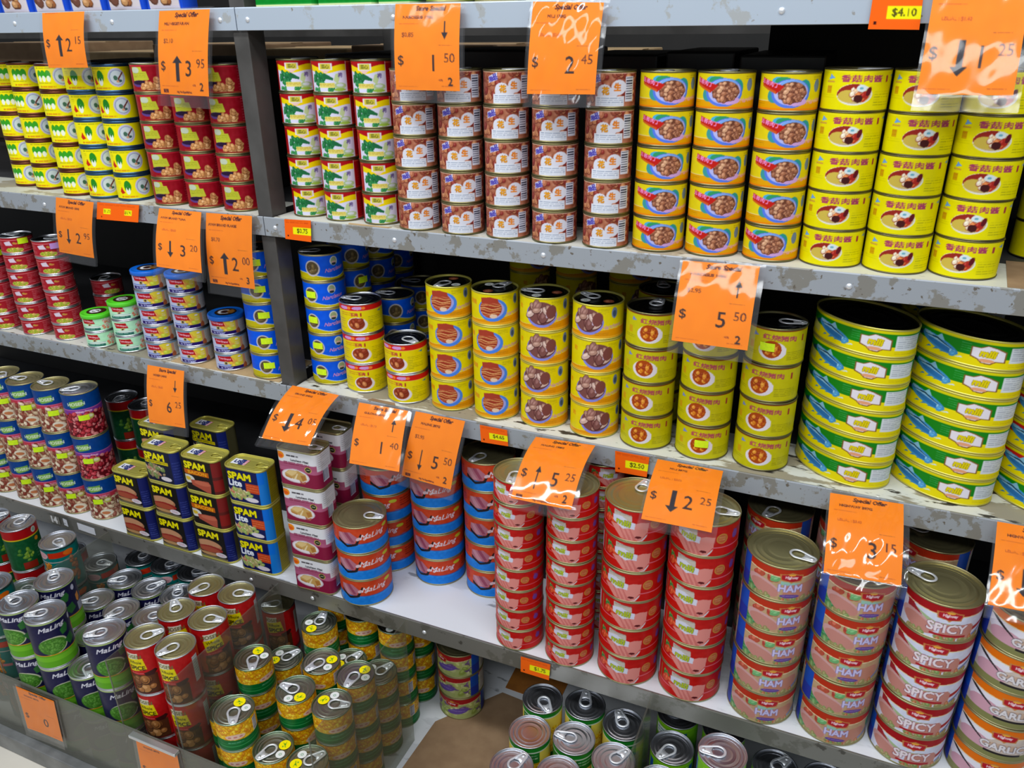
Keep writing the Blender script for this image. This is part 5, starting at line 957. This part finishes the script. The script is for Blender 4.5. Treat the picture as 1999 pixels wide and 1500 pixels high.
def hang(c, A, label, seed, bulge=.004, cut=1.0, wav=1.0):
    """orange card in a clear vinyl sleeve; c = top left, top right, bottom right, bottom left of the card"""
    c = [np.array(q, float) for q in c]; g = np.random.RandomState(seed)
    e = bpy.data.objects.new('price_tag', None); C.objects.link(e); tag(e, label, 'price tag', 'orange price tags')
    ph = g.uniform(0, 6, 6)
    def surf(u, v, off, wave):
        u = u[None, :, None]; v = v[:, None, None]
        P = (c[0] * (1 - u) + c[1] * u) * (1 - v) + (c[3] * (1 - u) + c[2] * u) * v
        nr = np.cross(c[1] - c[0], c[3] - c[0]); nr /= np.linalg.norm(nr); nr = nr if nr[1] < 0 else -nr
        d = bulge * np.sin(np.pi * np.clip(v, 0, 1)) + .0012 * np.sin(3 * u + ph[0]) * np.sin(2.2 * v) + off
        d = d + wave * wav * (.0009 * np.sin(9 * u + 5 * v + ph[1]) * np.sin(7 * v + ph[2]) + .0006 * np.sin(19 * v + ph[3] + 4 * u) * np.sin(8 * u + ph[4]) + .0004 * np.sin(31 * u + 11 * v + ph[5]))
        return P + nr * d
    nx, nz = 100, 115; u = np.linspace(0, 1, nx); v = np.linspace(0, 1, nz); P = surf(u, v, 0, 0)
    X = np.broadcast_to((u[None] - .5) * A.w * .998, (nz, nx)); Y = np.broadcast_to(np.clip(v, .002, .998)[:, None] * cut + (1 - cut), (nz, nx))
    me = mesh_from('card', P.reshape(-1, 3), grid_faces(nz, nx, False), True, A.sample(X, Y)); me.materials.append(M_PAPER); link('card', me, None, e)
    us = np.linspace(-.035, 1.075, 44); vsv = np.linspace(-.03, 1.15, 52); a = surf(us, vsv, .0038, 1); b_ = surf(us, vsv, -.0012, 0)
    n_ = 44 * 52; me = mesh_from('vinyl_sleeve', np.concatenate([a.reshape(-1, 3), b_.reshape(-1, 3)]), np.concatenate([grid_faces(52, 44, False), grid_faces(52, 44, False, n_)[:, ::-1]])); me.materials.append(M_SLEEVE); link('vinyl_sleeve', me, None, e)
    return e
SO, SS = 'Special Offer', 'Store Special'
T = [
 ('A1', ((-1.373, -.008, .029), (-1.27, -.008, .03), (-1.274, -.02, -.059), (-1.374, -.02, -.06)), (SO, 'MILI VEGETARIAN', '', '', ('up', 'fat'), '2', '15', '', False), 'orange 2.15 tag with fat up arrow at upper left above yellow pickle cans', .78),
 ('A2', ((-1.101, -.008, .028), (-.995, -.008, .029), (-1.014, -.02, -.101), (-1.116, -.02, -.099)), (SO, 'MILI VEGETARIAN', '', '$2.10', ('up', 'fat'), '3', '95', '2', True), 'orange 3.95 tag with fat up arrow over the red peanut cans', 1),
 ('A3', ((-.655, -.008, .03), (-.551, -.008, .029), (-.55, -.022, -.084), (-.654, -.022, -.084)), (SS, 'NARCISSUS 170G', '', '$0.85', ('down', 'corner'), '1', '50', '2', False), 'orange 1.50 store special tag over the brown peanut cans', 1),
 ('A4', ((-.443, -.008, .029), (-.345, -.008, .026), (-.346, -.03, -.084), (-.444, -.03, -.085)), (SO, 'MILI 170G', 'USUAL : $2.60', '', None, '2', '45', '', False), 'glossy creased orange 2.45 tag over the brown peanut cans', 1),
 ('A5', ((.036, -.008, .043), (.128, -.008, .041), (.13, -.05, -.074), (.036, -.05, -.074)), (SO, 'GULONG 180G', 'USUAL : $1.40', '', ('down', 'fat'), '1', '25', '', False), 'orange 1.25 tag with fat down arrow at upper right', 1),
 ('B1', ((-1.451, -.008, -.297), (-1.35, -.008, -.3), (-1.367, -.02, -.408), (-1.464, -.02, -.405)), (SO, 'AYAM BRAND 150G', 'USUAL : $3.20', '', ('down', 'mid'), '2', '95', '', False), 'orange 2.95 tag hanging over the flat red tins', 1),
 ('B2', ((-1.184, -.008, -.299), (-1.084, -.008, -.299), (-1.066, -.05, -.398), (-1.171, -.05, -.397)), (SO, 'AYAM BRAND TUNA', 'USUAL : $3.60', '', ('down', 'mid'), '3', '20', '', False), 'orange 3.20 tag hanging over the blue capped tuna cans', 1),
 ('B3', ((-1.073, -.008, -.299), (-.97, -.008, -.297), (-.977, -.02, -.427), (-1.078, -.02, -.426)), (SO, 'AYAM BRAND FLAKES', '', '$0.70', ('up', 'fat'), '2', '00', '3', True), 'orange 2.00 tag with up arrow beside the post', 1),
 ('B4', ((-.218, -.008, -.301), (-.114, -.008, -.299), (-.113, -.05, -.405), (-.217, -.05, -.405)), (SS, 'NARCISSUS 142G', '', '$2.95', ('up', 'corner'), '5', '50', '2', False), 'orange 5.50 store special tag over the braised pork cans', 1),
 ('C1', ((-1.299, -.008, -.629), (-1.2, -.008, -.627), (-1.172, -.058, -.727), (-1.268, -.058, -.732)), (SS, 'HOSEN 340G', 'USUAL : $6.60', '', ('down', 'corner'), '6', '25', '', False), 'orange 6.25 tag over the square luncheon meat cans', 1),
 ('C2', ((-.931, -.008, -.613), (-.827, -.008, -.615), (-.818, -.118, -.664), (-.923, -.118, -.669)), (SO, 'GRAND 340G', '', '', ('down', 'fat'), '4', '05', '', False), 'tilted glossy orange 4.05 tag lying over the white and maroon cans', 1),
 ('C3', ((-.784, -.008, -.622), (-.682, -.008, -.62), (-.661, -.084, -.699), (-.763, -.084, -.704)), (SS, 'GULONG 397G', 'USUAL : $1.70', '', ('up', 'corner'), '1', '40', '', False), 'orange 1.40 tag with thin up arrow above red and blue cans', 1),
 ('C4', ((-.666, -.008, -.618), (-.569, -.008, -.619), (-.581, -.05, -.735), (-.678, -.05, -.728)), (SO, 'MALING 397G', '', '$2.95', ('down', 'thin'), '5', '50', '2', True), 'orange 5.50 special offer tag above red and blue cans', 1),
 ('C5', ((-.438, -.008, -.623), (-.335, -.008, -.618), (-.333, -.127, -.668), (-.432, -.127, -.671)), (SO, 'MALING 198G', '', '', ('up', 'thin'), '5', '25', '2', True), 'orange 5.25 tag leaning over the small red luncheon cans', 1),
 ('C6', ((-.233, -.008, -.621), (-.132, -.008, -.62), (-.125, -.120, -.659), (-.227, -.120, -.661)), (SO, 'MILI 397G', 'USUAL : $3.05', '', ('down', 'fat'), '2', '25', '', False), 'orange 2.25 tag lying over the large red luncheon cans', 1),
 ('C7', ((.021, -.008, -.622), (.117, -.008, -.618), (.124, -.112, -.682), (.028, -.112, -.688)), (SO, 'HIGHWAY 397G', 'USUAL : $3.40', '', None, '3', '15', '', False), 'orange 3.15 tag hanging over the right ham stack', 1),
 ('C8', ((.232, -.008, -.617), (.325, -.008, -.615), (.322, -.11, -.677), (.225, -.11, -.682)), (SO, 'HIGHWAY 397G', 'USUAL : $3.40', '', ('down', 'fat'), '3', '15', '', False), 'rightmost orange tag cut by the picture edge over garlic ham', 1),
]
for i, (k, c, a, lab, cut) in enumerate(T):
    hang(c, tag_art(*a), lab, 10 + i, bulge=.014 if k == 'C5' else .010 if k in ('C6', 'C2', 'C7') else .004, cut=cut, wav=1.4 if k in ('A4', 'C2', 'A2', 'C7') else (.2 if k in ('C3', 'B2', 'C1', 'A3') else .5))
for k, c, lab in (('E1', ((-1.356, -.412, -1.153), (-1.251, -.412, -1.150), (-1.263, -.412, -1.260), (-1.366, -.412, -1.268)), 'faded orange tag on the clear front left of the metal channel'), ('E2', ((-1.046, -.412, -1.154), (-.948, -.412, -1.149), (-.955, -.412, -1.262), (-1.055, -.412, -1.268)), 'faded orange tag under the bright metal channel')):
    A = tag_art(SO, 'MALING 397G', '', '', None, '0', '', '', False); e = hang(c, A, lab, 60 + ord(k[1]), bulge=0, wav=.3)
    if k == 'E2': part('metal_channel', box_mesh('metal_channel', -1.052, -.944, -.4205, -.4085, -1.150, -1.1435, .001), M_WIRE, e)
# small shelf edge cards
def card(c, price, label, two=False):
    UNIT[0] = .027; c = [np.array(q, float) for q in c]; wd = np.linalg.norm(c[1] - c[0]) / .027; ht = np.linalg.norm(c[3] - c[0]) / .027
    A = Art(wd, ht, (246, 100, 12), res=.0008); A.lines(-wd * .45, wd * .4, .07, .2, 2, (190, 60, 10), .4); A.text('▪', -wd * .38, .82, .08, (60, 10, 10))
    if two:
        for q in (-.25, .25): A.rect(wd * q - .35, .34, wd * q + .35, .66, (240, 235, 10)); A.text(price, wd * q, .5, .18, (120, 110, 10), bold=.01)
    else: A.rect(-wd * .18, .36, wd * .5, .72, (240, 235, 10)); A.text(price, wd * .17, .54, .24, (90, 84, 20), bold=.02)
    o = flat_art('shelf_price_card', c, A, 60, 44); tag(o, label, 'price card', 'small orange price cards on shelf edges'); return o
card([(-1.345, -.0045, -.300), (-1.237, -.0045, -.298), (-1.243, -.009, -.330), (-1.351, -.009, -.332)], '$1.70', 'double orange card with two yellow stickers below the yellow pickle cans', True)
card([(-.904, -.0045, -.298), (-.849, -.0045, -.296), (-.852, -.0055, -.333), (-.906, -.0055, -.332)], '$0.75', 'small orange 0.75 card on the second shelf edge by the post')
card([(-.026, -.0045, .030), (.026, -.0045, .029), (.028, -.0055, -.009), (-.026, -.0055, -.008)], '$4.10', 'small orange 4.10 card on the top shelf edge')
card([(-.543, -.0045, -.623), (-.492, -.0045, -.623), (-.490, -.0055, -.653), (-.541, -.0055, -.655)], '$4.65', 'small orange 4.65 card below the eel cans')
card([(-.303, -.0045, -.623), (-.247, -.0045, -.623), (-.249, -.0055, -.659), (-.301, -.0055, -.660)], '$2.50', 'small orange 2.50 card below the clam and pork cans')
card([(-.425, -.1095, -1.003), (-.370, -.1095, -1.001), (-.372, -.1105, -1.036), (-.425, -.1105, -1.036)], '$1.75', 'small orange 1.75 card on the lowest shelf edge below small red cans')
